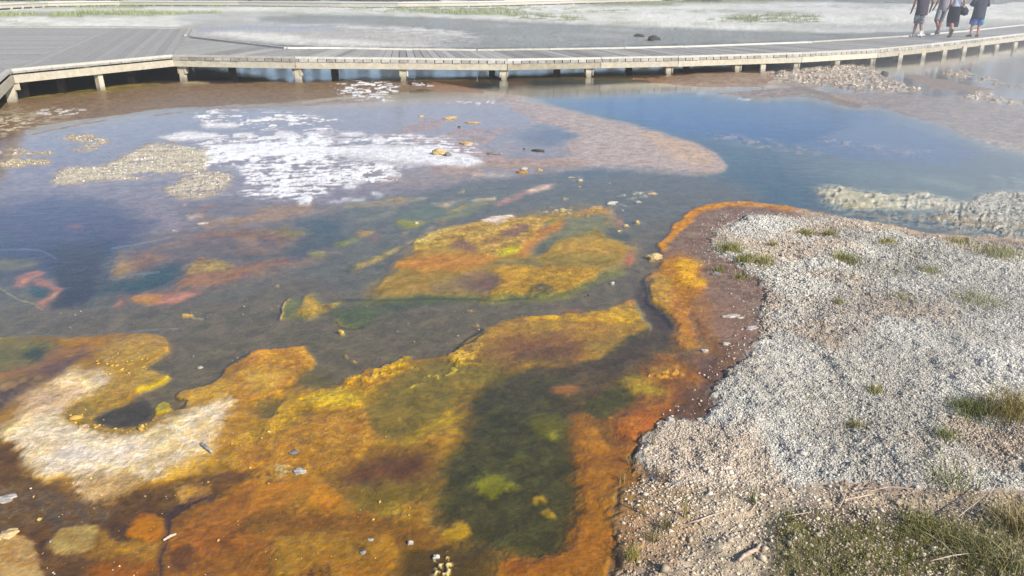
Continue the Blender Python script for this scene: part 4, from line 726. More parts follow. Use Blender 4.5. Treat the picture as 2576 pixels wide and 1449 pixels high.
def ground_material():
    m, nt, bs = new_mat('mineral_ground'); lk = nt.links.new
    geo = nt.nodes.new('ShaderNodeNewGeometry'); P = geo.outputs['Position']
    a = attr(nt, 'Col'); e = attr(nt, 'Ext'); sep = nt.nodes.new('ShaderNodeSeparateColor'); lk(e.outputs['Color'], sep.inputs[0])
    grit, wet, net = sep.outputs[0], sep.outputs[1], sep.outputs[2]
    nA = noise(nt, P, 7, 8, .65, .3); nB = noise(nt, P, 55, 5, .7); nC = noise(nt, P, 260, 3, .7)
    fA = mrange(nt, nA.outputs[0], .3, .7, .78, 1.22); fB = mrange(nt, nB.outputs[0], .3, .7, .72, 1.28); fC = mrange(nt, nC.outputs[0], .3, .7, .78, 1.22)
    tex = nmath(nt, 'MINIMUM', nmath(nt, 'ADD', nmath(nt, 'MULTIPLY_ADD', net, .8, .3), grit), 1.0)
    fine_ = nmath(nt, 'MULTIPLY_ADD', nmath(nt, 'SUBTRACT', nmath(nt, 'MULTIPLY', fB, fC), 1.0), tex, 1.0)
    f = nmath(nt, 'MULTIPLY', fA, fine_)
    # filament network of the bacterial mats
    wv = nt.nodes.new('ShaderNodeVectorMath'); wv.operation = 'MULTIPLY_ADD'
    lk(nA.outputs['Color'], wv.inputs[0]); wv.inputs[1].default_value = (.22, .22, .22); lk(P, wv.inputs[2])
    w2 = nt.nodes.new('ShaderNodeVectorMath'); w2.operation = 'MULTIPLY_ADD'
    lk(nB.outputs['Color'], w2.inputs[0]); w2.inputs[1].default_value = (.03, .03, .03); lk(wv.outputs[0], w2.inputs[2])
    mp = nt.nodes.new('ShaderNodeMapping'); mp.inputs['Scale'].default_value = (1, 1.25, 1); mp.inputs['Rotation'].default_value = (0, 0, R(-18)); lk(w2.outputs[0], mp.inputs[0])
    lines = None
    for sc, wd in ((17, .16), (38, .2)):
        v = nt.nodes.new('ShaderNodeTexVoronoi'); v.feature = 'DISTANCE_TO_EDGE'; v.inputs['Scale'].default_value = sc; lk(mp.outputs[0], v.inputs['Vector'])
        q = mrange(nt, v.outputs['Distance'], 0, wd, 1, 0)
        lines = q if lines is None else nmath(nt, 'MAXIMUM', lines, nmath(nt, 'MULTIPLY', q, .7))
    brk = mrange(nt, nA.outputs[0], .38, .58, 0, 1); lines = nmath(nt, 'MULTIPLY', lines, brk)
    netf = nmath(nt, 'MULTIPLY_ADD', nmath(nt, 'MULTIPLY', net, nmath(nt, 'SUBTRACT', lines, .3)), .85, 1.0)
    f = nmath(nt, 'MULTIPLY', f, netf)
    # grit: cell by cell brightness
    v = nt.nodes.new('ShaderNodeTexVoronoi'); v.inputs['Scale'].default_value = 75; lk(P, v.inputs['Vector'])
    sc_ = nt.nodes.new('ShaderNodeSeparateColor'); lk(v.outputs['Color'], sc_.inputs[0])
    v2 = nt.nodes.new('ShaderNodeTexVoronoi'); v2.inputs['Scale'].default_value = 26; lk(P, v2.inputs['Vector'])
    s2 = nt.nodes.new('ShaderNodeSeparateColor'); lk(v2.outputs['Color'], s2.inputs[0])
    cell = nmath(nt, 'MULTIPLY_ADD', sc_.outputs[0], .55, nmath(nt, 'MULTIPLY', s2.outputs[0], .35))
    gf = nmath(nt, 'MULTIPLY_ADD', nmath(nt, 'MULTIPLY', grit, nmath(nt, 'SUBTRACT', cell, .52)), .85, 1.0)
    f = nmath(nt, 'MULTIPLY', f, gf)
    c = vscale(nt, a.outputs['Color'], f)
    hs = nt.nodes.new('ShaderNodeHueSaturation'); lk(c, hs.inputs['Color'])
    nH = noise(nt, P, 3.1, 5, .6)
    lk(mrange(nt, nH.outputs[0], .3, .7, .494, .508), hs.inputs['Hue']); lk(mrange(nt, nB.outputs[0], .3, .7, .88, 1.12), hs.inputs['Saturation'])
    lk(hs.outputs[0], bs.inputs['Base Color'])
    lk(nmath(nt, 'MULTIPLY_ADD', wet, -.35, .85), bs.inputs['Roughness'])
    bs.inputs['Specular IOR Level'].default_value = .25
    lk(nmath(nt, 'MULTIPLY', wet, .55), bs.inputs['Coat Weight']); bs.inputs['Coat IOR'].default_value = 1.33
    lk(mrange(nt, nB.outputs[0], .3, .7, .10, .35), bs.inputs['Coat Roughness'])
    h1 = nmath(nt, 'MULTIPLY', nA.outputs[0], .02); h2 = nmath(nt, 'MULTIPLY', nmath(nt, 'MULTIPLY', nB.outputs[0], .011), tex)
    h3 = nmath(nt, 'MULTIPLY', nmath(nt, 'MULTIPLY', grit, cell), .016); h4 = nmath(nt, 'MULTIPLY', nmath(nt, 'MULTIPLY', net, lines), .006)
    hh = nmath(nt, 'ADD', nmath(nt, 'ADD', h1, h2), nmath(nt, 'ADD', h3, h4))
    bp = nt.nodes.new('ShaderNodeBump'); bp.inputs['Distance'].default_value = 1.0; bp.inputs['Strength'].default_value = 1.0; lk(hh, bp.inputs['Height'])
    lk(bp.outputs[0], bs.inputs['Normal'])
    bc = nt.nodes.new('ShaderNodeBump'); bc.inputs['Distance'].default_value = 1.0; bc.inputs['Strength'].default_value = .22; lk(hh, bc.inputs['Height'])
    lk(bc.outputs[0], bs.inputs['Coat Normal'])
    return m
MG = ground_material()
V = np.stack([WX, WY, HT], -1).reshape(-1, 3)
ii = np.arange(GH*GW).reshape(GH, GW)
Fq = np.stack([ii[1:, :-1], ii[1:, 1:], ii[:-1, 1:], ii[:-1, :-1]], -1).reshape(-1, 4)
ground = np_mesh('ground', V, Fq, MG, COL.reshape(-1, 3), {'Ext': EXTRA.reshape(-1, 3)}, smooth=True)
tag(ground, kind='structure')
# flat land beside and behind the camera
o = mesh_obj('terrain', [(-440,-60,-.6),(440,-60,-.6),(440,440,-.6),(-440,440,-.6)], [(0,1,2,3)], None)
m_, nt_, bs_ = new_mat('terrain_sinter'); bs_.inputs['Base Color'].default_value = (.3,.28,.24,1); bs_.inputs['Roughness'].default_value = .9
o.data.materials.append(m_); tag(o, kind='structure')

def sheet(x, y, z=0.):
    dy = y; vz = z - H
    fwd = dy*cp - vz*sp; up = dy*sp + vz*cp
    return CX + F*x/fwd, CY - F*up/fwd
def gsample(A, x, y):
    X, Y = sheet(np.asarray(x, float), np.asarray(y, float))
    ix = np.clip(np.searchsorted(xs, X)-1, 0, GW-2); iy = np.clip(np.searchsorted(ys, Y)-1, 0, GH-2)
    fx = np.clip((X-xs[ix])/(xs[ix+1]-xs[ix]), 0, 1); fy = np.clip((Y-ys[iy])/(ys[iy+1]-ys[iy]), 0, 1)
    if A.ndim == 3: fx, fy = fx[..., None], fy[..., None]
    return (A[iy, ix]*(1-fx)+A[iy, ix+1]*fx)*(1-fy) + (A[iy+1, ix]*(1-fx)+A[iy+1, ix+1]*fx)*fy
def gz(x, y): return float(gsample(HT, np.array([x]), np.array([y]))[0])
def on(X, Y, dz=0.):
    """point on the ground under sheet position"""
    p = U(X, Y, 0); z = gz(p[0], p[1]); q = U(X, Y, max(z, -.01)); return np.array([q[0], q[1], z+dz])
def rsample(key, X, Y):
    m = RAST[key] if isinstance(key, str) else key
    ix = np.clip(((X-RX0)/DX).astype(int), 0, RW-1); iy = np.clip(((Y-RY0)/DX).astype(int), 0, RH-1)
    return m[iy, ix]

# ------------------------------------------------------------------ water surface
def water_material():
    m = bpy.data.materials.new('spring_water'); m.use_nodes = True; nt = m.node_tree; nt.nodes.clear(); lk = nt.links.new
    out = nt.nodes.new('ShaderNodeOutputMaterial'); mix = nt.nodes.new('ShaderNodeMixShader')
    tr = nt.nodes.new('ShaderNodeBsdfTransparent'); tr.inputs[0].default_value = (.93,.95,.93,1)
    gl = nt.nodes.new('ShaderNodeBsdfGlossy'); gl.inputs['Color'].default_value = (1,1,1,1); gl.inputs['Roughness'].default_value = .07
    fr = nt.nodes.new('ShaderNodeFresnel'); fr.inputs['IOR'].default_value = 1.333
    geo = nt.nodes.new('ShaderNodeNewGeometry'); P = geo.outputs['Position']
    lk(mrange(nt, geo.outputs['Backfacing'], 0, 1, 1.28, 1/1.28), fr.inputs['IOR'])   # same reflectance for light coming from below the surface
    mp = nt.nodes.new('ShaderNodeMapping'); mp.inputs['Scale'].default_value = (1, 1.8, 1); mp.inputs['Rotation'].default_value = (0, 0, R(12)); lk(P, mp.inputs[0])
    a = noise(nt, mp.outputs[0], 4.5, 3, .5, .6); b = noise(nt, mp.outputs[0], 26, 3, .6, .8)
    where = mrange(nt, noise(nt, P, .45, 2, .5).outputs[0], .42, .62, .25, 1.0)
    h = nmath(nt, 'MULTIPLY', nmath(nt, 'ADD', nmath(nt, 'MULTIPLY', a.outputs[0], .006), nmath(nt, 'MULTIPLY', b.outputs[0], .0011)), where)
    bp = nt.nodes.new('ShaderNodeBump'); bp.inputs['Distance'].default_value = 1; bp.inputs['Strength'].default_value = .55; lk(h, bp.inputs['Height'])
    lk(bp.outputs[0], gl.inputs['Normal']); lk(bp.outputs[0], fr.inputs['Normal'])
    lk(fr.outputs[0], mix.inputs[0]); lk(tr.outputs[0], mix.inputs[1]); lk(gl.outputs[0], mix.inputs[2]); lk(mix.outputs[0], out.inputs[0])
    return m
wv_, wf_ = [], []
o = mesh_obj('water', [(-60,.2,0),(60,.2,0),(120,95,0),(-120,95,0)], [(0,1,2,3)], water_material()); tag(o, kind='structure')

# ------------------------------------------------------------------ loose mineral grains (one mass each)
ICO = np.array([(0,0,1),(.89,0,.45),(.28,.85,.45),(-.72,.53,.45),(-.72,-.53,.45),(.28,-.85,.45),(.72,.53,-.45),(-.28,.85,-.45),(-.89,0,-.45),(-.28,-.85,-.45),(.72,-.53,-.45),(0,0,-1)])
ICF = np.array([(0,1,2),(0,2,3),(0,3,4),(0,4,5),(0,5,1),(1,6,2),(2,7,3),(3,8,4),(4,9,5),(5,10,1),(6,7,2),(7,8,3),(8,9,4),(9,10,5),(10,6,1),(11,7,6),(11,8,7),(11,9,8),(11,10,9),(11,6,10)])
OCT = np.array([(1,0,0),(0,1,0),(-1,0,0),(0,-1,0),(0,0,1.),(0,0,-1)]); OCF = np.array([(0,1,4),(1,2,4),(2,3,4),(3,0,4),(1,0,5),(2,1,5),(3,2,5),(0,3,5)])
def grain_material(name, rough=.85):
    m, nt, bs = new_mat(name); a = attr(nt, 'Col'); geo = nt.nodes.new('ShaderNodeNewGeometry')
    n = noise(nt, geo.outputs['Position'], 240, 3, .7)
    nt.links.new(vscale(nt, a.outputs['Color'], mrange(nt, n.outputs[0], .3, .7, .82, 1.18)), bs.inputs['Base Color']); bs.inputs['Roughness'].default_value = rough
    bs.inputs['Specular IOR Level'].default_value = .2
    return m
MGR = grain_material('sinter_grains')
def grains(name, P, size, cols, flat=.6, tmpl='oct'):
    T, TF = (OCT, OCF) if tmpl == 'oct' else (ICO, ICF)
    n = len(P); k = len(T)
    s = size[:, None]*np.stack([rng.uniform(.7, 1.5, n), rng.uniform(.6, 1.1, n), rng.uniform(.6, 1.2, n)*flat], -1)
    Vt = T[None]*(1 + rng.uniform(-.28, .28, (n, k, 3)))*s[:, None, :]
    a = rng.uniform(0, 6.283, n); ca, sa = np.cos(a)[:, None], np.sin(a)[:, None]
    tx = rng.normal(0, .45, n)[:, None]; y2 = Vt[..., 1]*np.cos(tx)-Vt[..., 2]*np.sin(tx); z2 = Vt[..., 1]*np.sin(tx)+Vt[..., 2]*np.cos(tx)
    X = Vt[..., 0]*ca - y2*sa; Y = Vt[..., 0]*sa + y2*ca
    Vv = np.stack([X, Y, z2], -1) + P[:, None, :]
    Fv = (TF[None] + (np.arange(n)*k)[:, None, None]).reshape(-1, 3)
    return np_mesh(name, Vv.reshape(-1, 3), Fv, MGR, np.repeat(cols, k, 0))
def scatter(keys, n, box, size, col_a, col_b, name, thr=.5, zoff=0., wpow=1, flat=.6, tmpl='oct', hmin=-.002, tan=0):
    """n tries spread evenly over the ground inside box=(x0,x1,y0,y1) metres, kept where the survey has that bed"""
    x = rng.uniform(box[0], box[1], n); y = rng.uniform(box[2], box[3], n)
    X, Y = sheet(x, y); X2 = X + rng.normal(0, 4, n); Y2 = Y + rng.normal(0, 2.5, n)
    M = np.zeros(n)
    for k in keys: M = np.maximum(M, rsample(k, X2, Y2))
    pn = vnoise(x*1.7, y*1.7, 77)*.5 + vnoise(x*6, y*6, 78)*.5
    keep = (M > thr) & (rng.uniform(0, 1, n) < M*(.55+.9*pn)) & (X > -60) & (X < 3500) & (Y < 1560)
    z = gsample(HT, x, y); keep &= z > hmin
    x, y, z = x[keep], y[keep], z[keep]; n = len(x)
    r = size[0]*np.exp(rng.normal(0, size[1], n)); 
    t = np.clip(rng.uniform(0, 1, n)*.7 + (vnoise(x*2.5, y*2.5, 9)-.5)*.9 + .15, 0, 1)[:, None]
    c = lin(col_a)*(1-t) + lin(col_b)*t; c = c*rng.uniform(.72, 1.12, n)[:, None]
    if tan: q = (sm(fbm(x*1.3, y*1.3, 640, 4), .48, .6)*tan)[:, None]; c = c*(1-q) + c*lin((214,184,150))/lin((200,198,190))*q*.8
    o = grains(name, np.stack([x, y, z + r*.25 + zoff], -1), r, c, flat, tmpl)
    print(name, n); return tag(o, kind='stuff')
GA, GB = (232,227,216), (164,157,146)
scatter(['gravel'], 400000, (.6, 4.6, 2.2, 4.4), (.0039, .36), GA, GB, 'gravel', tan=.5)
scatter(['gravel'], 270000, (1.0, 7.9, 4.4, 7.6), (.0058, .34), GA, GB, 'gravel', thr=.4, tan=.5)
# sprinkle outside the bed edges and on the sand
SR = np.clip(blur(RAST['gravel'], 60), 0, 1)*.9; SR[SR < .06] = 0
RAST['fringe'] = SR
scatter(['fringe'], 60000, (.4, 5, 2.2, 7.2), (.0048, .4), (236,228,214), (176,158,136), 'loose_pebbles', thr=.06, hmin=.004)
sandm = fill(chaikin([(1560,1449),(1570,1300),(1590,1200),(1700,1225),(1950,1228),(2150,1235),(2600,1250),(2900,1270),(2900,1700),(1560,1700)]))
RAST['sand'] = blur(sandm, 20)
scatter(['sand'], 30000, (.3, 2.6, 1.7, 3.1), (.0044, .42), (228,214,192), (170,150,126), 'sand_crumbs', thr=.3)
cr = [k for k in RAST if k.startswith('crumb')]; wh = [k for k in RAST if k.startswith('white')]; rb = [k for k in RAST if k.startswith('rubble')]
scatter(cr, 90000, (-9, 2, 6.6, 14.5), (.0055, .4), (244,238,224), (206,196,174), 'sinter_crumbs', thr=.5, hmin=.002, zoff=.002)
scatter([k for k in rb if k != rb[-1]], 90000, (2, 22, 8, 30), (.014, .5), (236,220,200), (186,164,142), 'sinter_rubble', thr=.4, hmin=.012, tmpl='ico')
scatter(['cobble'], 22000, (3, 9, 6, 11), (.006, .4), (214,214,204), (150,150,144), 'sinter_cobbles', thr=.4, hmin=.0)

beads = [fill(chaikin([(x/2.348, y/2.348+831.8) for x, y in P])) for P in ([(380,460),(440,430),(620,458),(545,520),(600,552),(760,565),(870,545),(920,520),(920,570),(800,620),(640,610),(480,590),(380,540)], [(540,170),(700,130),(860,160),(960,140),(900,200),(780,250),(620,300),(560,260)], [(0,150),(200,170),(300,200),(100,230),(0,240)])]
for i_, q_ in enumerate(beads): RAST['bead%d' % i_] = blur(q_, 18)
scatter(['bead0', 'bead1', 'bead2'], 8000, (-2.6, 0, 2.0, 5.5), (.0055, .5), (206,172,92), (190,150,80), 'mat_beads', thr=.25, flat=.5, tmpl='ico', hmin=-.02)

chan = fill(chaikin([(0,770),(330,790),(620,760),(760,700),(900,780),(1200,780),(1450,740),(1600,560),(1700,450),(1500,450),(1560,640),(1640,740),(1560,745),(1300,800),(1180,850),(1140,890),(1020,910),(860,940),(780,900),(760,860),(620,885),(540,940),(440,1000),(400,960),(440,880),(420,830),(0,840)]))
RAST['chan'] = blur(chan, 8)
scatter(['chan'], 2600, (-4, 2, 3.5, 10), (.0034, .5), (214,206,190), (60,52,44), 'drifting_specks', thr=.5, flat=.4, hmin=-1, zoff=.012)
RAST['fg'] = blur(fill(chaikin([(0,1150),(560,1000),(900,1000),(1100,1200),(1200,1449),(1200,1600),(0,1600)])), 30)
scatter(['fg'], 1200, (-2.6, .2, 1.6, 4), (.0022, .7), (226,196,130), (190,150,80), 'mineral_specks', thr=.4, flat=.5, hmin=-.004)
scatter(['fg'], 260, (-2.6, .2, 1.6, 4), (.0020, .6), (232,226,214), (90,70,50), 'mineral_specks', thr=.4, flat=.5, hmin=-.004)
# ------------------------------------------------------------------ weathered timber
def wood_material(name, a, b, rough=.8, grain=(1.2, 30)):
    m, nt, bs = new_mat(name); lk = nt.links.new
    tc = nt.nodes.new('ShaderNodeNewGeometry')
    at = attr(nt, 'Grain')            # per-board direction and offset
    oi = noise(nt, tc.outputs['Position'], 9, 5, .7); fine = noise(nt, tc.outputs['Position'], 60, 4, .7, .4)
    sep = nt.nodes.new('ShaderNodeSeparateColor'); lk(at.outputs['Color'], sep.inputs[0])
    sx = nt.nodes.new('ShaderNodeSeparateXYZ'); lk(tc.outputs['Position'], sx.inputs[0])      # damp mineral line just over the water
    stain = mrange(nt, nmath(nt, 'ADD', sx.outputs[2], nmath(nt, 'MULTIPLY', oi.outputs[0], .08)), .07, .17, .5, 1)
    ramp = nt.nodes.new('ShaderNodeMix'); ramp.data_type = 'RGBA'
    ramp.inputs[6].default_value = (*lin(a), 1); ramp.inputs[7].default_value = (*lin(b), 1)
    t = nmath(nt, 'ADD', nmath(nt, 'MULTIPLY', sep.outputs[0], .75), nmath(nt, 'MULTIPLY_ADD', oi.outputs[0], 1.3, -.5)); lk(t, ramp.inputs[0])
    lk(vscale(nt, ramp.outputs[2], nmath(nt, 'MULTIPLY', mrange(nt, fine.outputs[0], .3, .7, .74, 1.18), stain)), bs.inputs['Base Color'])
    bs.inputs['Roughness'].default_value = rough; bs.inputs['Specular IOR Level'].default_value = .3
    bp = nt.nodes.new('ShaderNodeBump'); bp.inputs['Distance'].default_value = .004; lk(fine.outputs[0], bp.inputs['Height']); lk(bp.outputs[0], bs.inputs['Normal'])
    return m
MW_DECK = wood_material('weathered_planks', (134,131,127), (190,187,181))
MW_TRIM = wood_material('pale_timber', (176,171,158), (220,216,206))
MW_BEAM = wood_material('beam_timber', (146,136,114), (208,200,180))
MW_POST = wood_material('post_timber', (176,167,144), (212,204,184))

class Boards(MB):
    """boards in one mesh, each with its own tone"""
    def __init__(s): super().__init__(); s.tone = []
    def sync(s, t): s.tone += [t]*(len(s.v)-len(s.tone))
    def done(s, name, mat, parent=None):
        o = s.build(name, mat, parent)
        at_ = o.data.color_attributes.new('Grain', 'FLOAT_COLOR', 'POINT')
        c = np.ones((len(s.v), 4), np.float32); c[:, 0] = s.tone; c[:, 1] = s.tone; at_.data.foreach_set('color', c.ravel()); return o
def one(name, mat, parent, fn, tone=None):
    b = Boards(); fn(b); b.sync(random.random() if tone is None else tone); return b.done(name, mat, parent)

def clip_half(poly, n, c, keep_less=True):
    out = []
    for i in range(len(poly)):
        p, q = poly[i], poly[(i+1) % len(poly)]
        dp, dq = n[0]*p[0]+n[1]*p[1]-c, n[0]*q[0]+n[1]*q[1]-c
        if not keep_less: dp, dq = -dp, -dq
        if dp <= 0: out.append(p)
        if dp*dq < 0:
            t = dp/(dp-dq); out.append((p[0]+(q[0]-p[0])*t, p[1]+(q[1]-p[1])*t))
    return out

# front edge of the walk: sheet X, Y of the kerb top and its height there
def ztop(X): return float(np.interp(X, [0, 250, 433, 740, 1016, 1276, 1717, 2200, 2600], [.60, .58, .57, .56, .50, .46, .43, .41, .40]))
def TP(X, Y): return Vector(U(X, Y, ztop(X)))
FR = [TP(*p) for p in ((27,173),(433,137),(741,142),(1276,147.5),(1512,143.5),(1707,140),(2019,131),(2210,121),(2340,109.5),(2576,83),(2760,58))]
BK = [TP(*p) for p in ((483,90),(722,117.5),(859,117.5),(1040,121),(1199,123),(1380,121),(1569,118),(1717,114.5),(2040,103),(2267,89.5),(2420,76.5),(2576,60.5),(2700,42))]
boardwalk = empty('boardwalk', (0, 20, 0))
tag(boardwalk, 'weathered grey plank boardwalk on short posts crossing the hot spring behind the blue pool', 'boardwalk')
KERB, PLK = .05, .062      # kerb height, plank thickness
# transverse planks of the long walk
def ray_hit(p, n, line):
    best = None
    for a, b in zip(line[:-1], line[1:]):
        d = b - a; den = n.x*d.y - n.y*d.x
        if abs(den) < 1e-9: continue
        t = ((a.x-p.x)*d.y - (a.y-p.y)*d.x)/den; u = ((a.x-p.x)*n.y - (a.y-p.y)*n.x)/den
        if t > .3 and -.001 <= u <= 1.001 and (best is None or t < best): best = t; z = a.z+(b.z-a.z)*u
    return (best, z) if best else None
def poly_len(L_): 
    return [0] + list(np.cumsum([(b-a).length for a, b in zip(L_[:-1], L_[1:])]))
def at_len(L_, acc, s):
    i = max(0, min(len(L_)-2, int(np.searchsorted(acc, s)-1))); t = (s-acc[i])/(acc[i+1]-acc[i]); return L_[i].lerp(L_[i+1], t), i
FW = FR[1:]; acc = poly_len(FW); accF = poly_len(FR)
def nrm(i):
    d = FW[min(i, len(FW)-2)+1] - FW[min(i, len(FW)-2)]; return Vector((-d.y, d.x, 0)).normalized()
def smooth_n(s):
    a, i = at_len(FW, acc, s); mid = (acc[i]+acc[i+1])/2
    j = i+1 if s > mid else i-1; j = max(0, min(len(FW)-2, j)); mj = (acc[j]+acc[j+1])/2
    t = 0 if j == i else (s-mid)/(mj-mid); return nrm(i).lerp(nrm(j), abs(t)).normalized()
pl = Boards(); s = .0
BKX = [Vector(BK[0])+ (Vector(BK[0])-Vector(BK[1]))*0] + BK
while s < acc[-1]-.2:
    q0, _ = at_len(FW, acc, s+.004); q1, _ = at_len(FW, acc, s+.180); n0, n1 = smooth_n(s+.004), smooth_n(s+.180)
    h0, h1 = ray_hit(q0, n0, BK), ray_hit(q1, n1, BK)
    if h0 is None or h1 is None:
        h0 = h0 or h1 or (3.2, q0.z); h1 = h1 or h0
    w0, w1 = min(h0[0], 9), min(h1[0], 9); j = random.uniform(-.003, .002)
    a, b = q0, q1; c = q1+n1*w1; d = q0+n0*w0
    za, zb = q0.z-KERB+j, (h0[1])-KERB+j
    e_ = random.uniform(.02, .035); ring = [(a.x-n0.x*e_, a.y-n0.y*e_, za), (b.x-n1.x*e_, b.y-n1.y*e_, za), (c.x, c.y, zb), (d.x, d.y, zb)]
    pl.box8([(x, y, z-PLK) for x, y, z in ring] + ring); pl.sync(random.random()); s += .196
pl.done('decking', MW_DECK, boardwalk)
# wide viewing platform at the left: two fields of boards laid in different directions
Zp = .575-KERB
def PP(X, Y): q = U(X, Y, Zp); return (q[0], q[1])
def field(poly, direction, name, wd=.19, lift=0.):
    d = Vector(direction).normalized(); n = (-d.y, d.x); pj = [n[0]*p[0]+n[1]*p[1] for p in poly]
    b = Boards(); c = min(pj)
    while c < max(pj):
        q = clip_half(clip_half(list(poly), n, c+wd-.008), n, c, False)
        if len(q) > 2:
            z = Zp + random.uniform(-.003, .001) + lift; b.prism(q, z-PLK, z); b.sync(.3+.4*random.random())
        c += wd
    return b.done(name, MW_DECK, boardwalk)
pA, pB, pC, pD, pE = PP(277,70), PP(483,72), PP(470,91), PP(433,139.5), PP(30,176)
pF = PP(110,140)
field([pA, pF, pE, PP(-200,300), PP(-700,250), PP(-700,66)], (1, .03), 'decking')
dd = Vector((pA[0]-pF[0], pA[1]-pF[1]))
field([pA, pB, (pC[0], pC[1]), (pD[0], pD[1]), pE, pF], dd, 'decking', lift=-.001)
field([PP(470,91.5), PP(722,118.5), PP(760,131), PP(744,141.0), PP(433,137.4)], (nrm(0).x, nrm(0).y), 'decking', lift=-.014)
# kerbs, plank ends stay visible below them, then the long face beams
def run(line, inset, z_off, w, h, name, mat, up=True, seglen=None, joint=.006):
    """timbers along a line, cut at its corners"""
    for a, b in zip(line[:-1], line[1:]):
        L_ = (b-a).length; k = max(1, round(L_/(seglen or 4.9)))
        d = (b-a).normalized(); n = Vector((-d.y, d.x, 0)).normalized()*inset
        for i in range(k):
            p, q = a.lerp(b, i/k)+n, a.lerp(b, (i+1)/k)+n; p = p+d*joint; q = q-d*joint
            wz = Vector((0, 0, z_off+random.uniform(-.003, .003)))
            one(name, mat, boardwalk, lambda bb: bb.beam(p+wz, q+wz, w, h))
run(FR, .035, -KERB/2, .085, KERB-.006, 'kerb', MW_TRIM)
run(BK, -.04, -KERB/2, .085, KERB-.006, 'kerb', MW_TRIM)
run([TP(-120,300)+Vector((0,0,0)), FR[0]], .035, -KERB/2, .085, KERB-.006, 'kerb', MW_TRIM)
run([Vector((*PP(483,71), Zp+KERB)), Vector((*PP(470,91), Zp+KERB))], -.04, -KERB/2, .085, KERB-.006, 'kerb', MW_TRIM)
run([Vector((*PP(-700,66), Zp+KERB)), Vector((*PP(277,69), Zp+KERB)), Vector((*PP(483,71), Zp+KERB))], -.04, -KERB/2, .085, KERB-.006, 'kerb', MW_TRIM)
BEAMH = .14
run(FR, .01, -KERB-PLK-BEAMH/2-.002, .04, BEAMH, 'face_beam', MW_BEAM)
run([TP(-120,300), FR[0]], .0, -KERB-PLK-BEAMH/2-.002, .04, BEAMH, 'face_beam', MW_BEAM)
run(BK, -.05, -KERB-PLK-BEAMH/2-.002, .04, BEAMH, 'face_beam', MW_BEAM)
# bents: front post with its two side cleats, cross beam, rear post
def line_at_X(line, X):
    for a, b in zip(line[:-1], line[1:]):
        Xa, Xb = sheet(a.x, a.y, a.z)[0], sheet(b.x, b.y, b.z)[0]
        if min(Xa, Xb) <= X <= max(Xa, Xb):
            t = (X-Xa)/(Xb-Xa)
            for _ in range(6):
                p = a.lerp(b, t); Xt = sheet(p.x, p.y, p.z)[0]; t += (X-Xt)/(Xb-Xa)
            return a.lerp(b, t), (b-a).normalized()
    return None
for X in (250, 448, 740, 1014, 1268, 1487, 1689, 1864, 2012, 2115, 2205, 2272, 2334, 2389, 2437, 2480, 2519, 2560, 2620):
    r_ = line_at_X(FR, X)
    if r_ is None: continue
    p, d = r_; n = Vector((-d.y, d.x, 0)).normalized(); zu = p.z-KERB-PLK-.002; q = p+n*.11; rz = math.atan2(d.y, d.x)
    wob = Vector((random.uniform(-.012, .012), random.uniform(-.01, .01), 0))
    def post(bb, q=q, zu=zu, wob=wob, rz=rz):
        u, v = Vector((math.cos(rz), math.sin(rz), 0))*.055, Vector((-math.sin(rz), math.cos(rz), 0))*.055
        lo = [q+wob*2-u*1.12-v, q+wob*2+u*1.12-v, q+wob*2+u*1.12+v, q+wob*2-u*1.12+v]; hi = [q-u-v, q+u-v, q+u+v, q-u+v]
        bb.box8([(a.x, a.y, -.12) for a in lo]+[(a.x, a.y, zu-.002) for a in hi])
    one('post', MW_POST, boardwalk, post)
    if X > 300:
        for sg in (-1, 1):
            c = q + d*(.055+.024)*sg
            one('cleat', MW_BEAM, boardwalk, lambda bb: bb.box((c.x, c.y, zu-BEAMH-.06+.02), (.036, .13, .24), rz))
    # rear post below the far edge and the cross beam that joins them
    w_ = 2.3; r = q+n*w_
    one('post', MW_POST, boardwalk, lambda bb: bb.box((r.x, r.y, zu/2-.06), (.14, .14, zu+.12-.004), rz))
    one('cross_beam', MW_BEAM, boardwalk, lambda bb: bb.box(((q.x+r.x)/2, (q.y+r.y)/2, zu-.10), (.09, w_-.13, .17), rz+0))
# corner at the far left: the walk turns towards the viewer, with its corner post and beam end
p = FR[0]; one('post', MW_POST, boardwalk, lambda bb: bb.box((p.x-.12, p.y+.05, .13), (.16, .16, .50), .4))
one('cross_beam', MW_BEAM, boardwalk, lambda bb: bb.box((p.x-.16, p.y+.02, p.z-KERB-PLK-.21), (.42, .10, .12), .55))
for X, Y in ((60,236), (230,216), (150,190), (330,186)):
    q = U(X, Y, 0)
    if X in (150, 330): one('post', MW_POST, boardwalk, lambda bb: bb.box((q[0], q[1], .2), (.14, .14, .52)))

# pale stubs added for the sunlit lower ends of the walk's right posts
lit_end_spots = [(1917,184), (2000,171), (2103,166), (2192,159), (2262,154), (2320,147), (2373,142), (2423,136), (2467,129), (2505,126), (2551,124)]
for i, (X, Y) in enumerate(lit_end_spots):
    q = U(X, Y, 0); b = Boards()
    b.prism([(q[0]-.06, q[1]-.06), (q[0]+.06, q[1]-.05), (q[0]+.06, q[1]+.06), (q[0]-.05, q[1]+.06)], -.06, .2+.03*math.sin(i*2)); b.sync(.9)
    o = b.done('lit_post_end', MW_POST)
    tag(o, 'short pale stub added for the sunlit lower end of a boardwalk post', 'post', 'stubs added for the sunlit lower ends of the boardwalk posts')

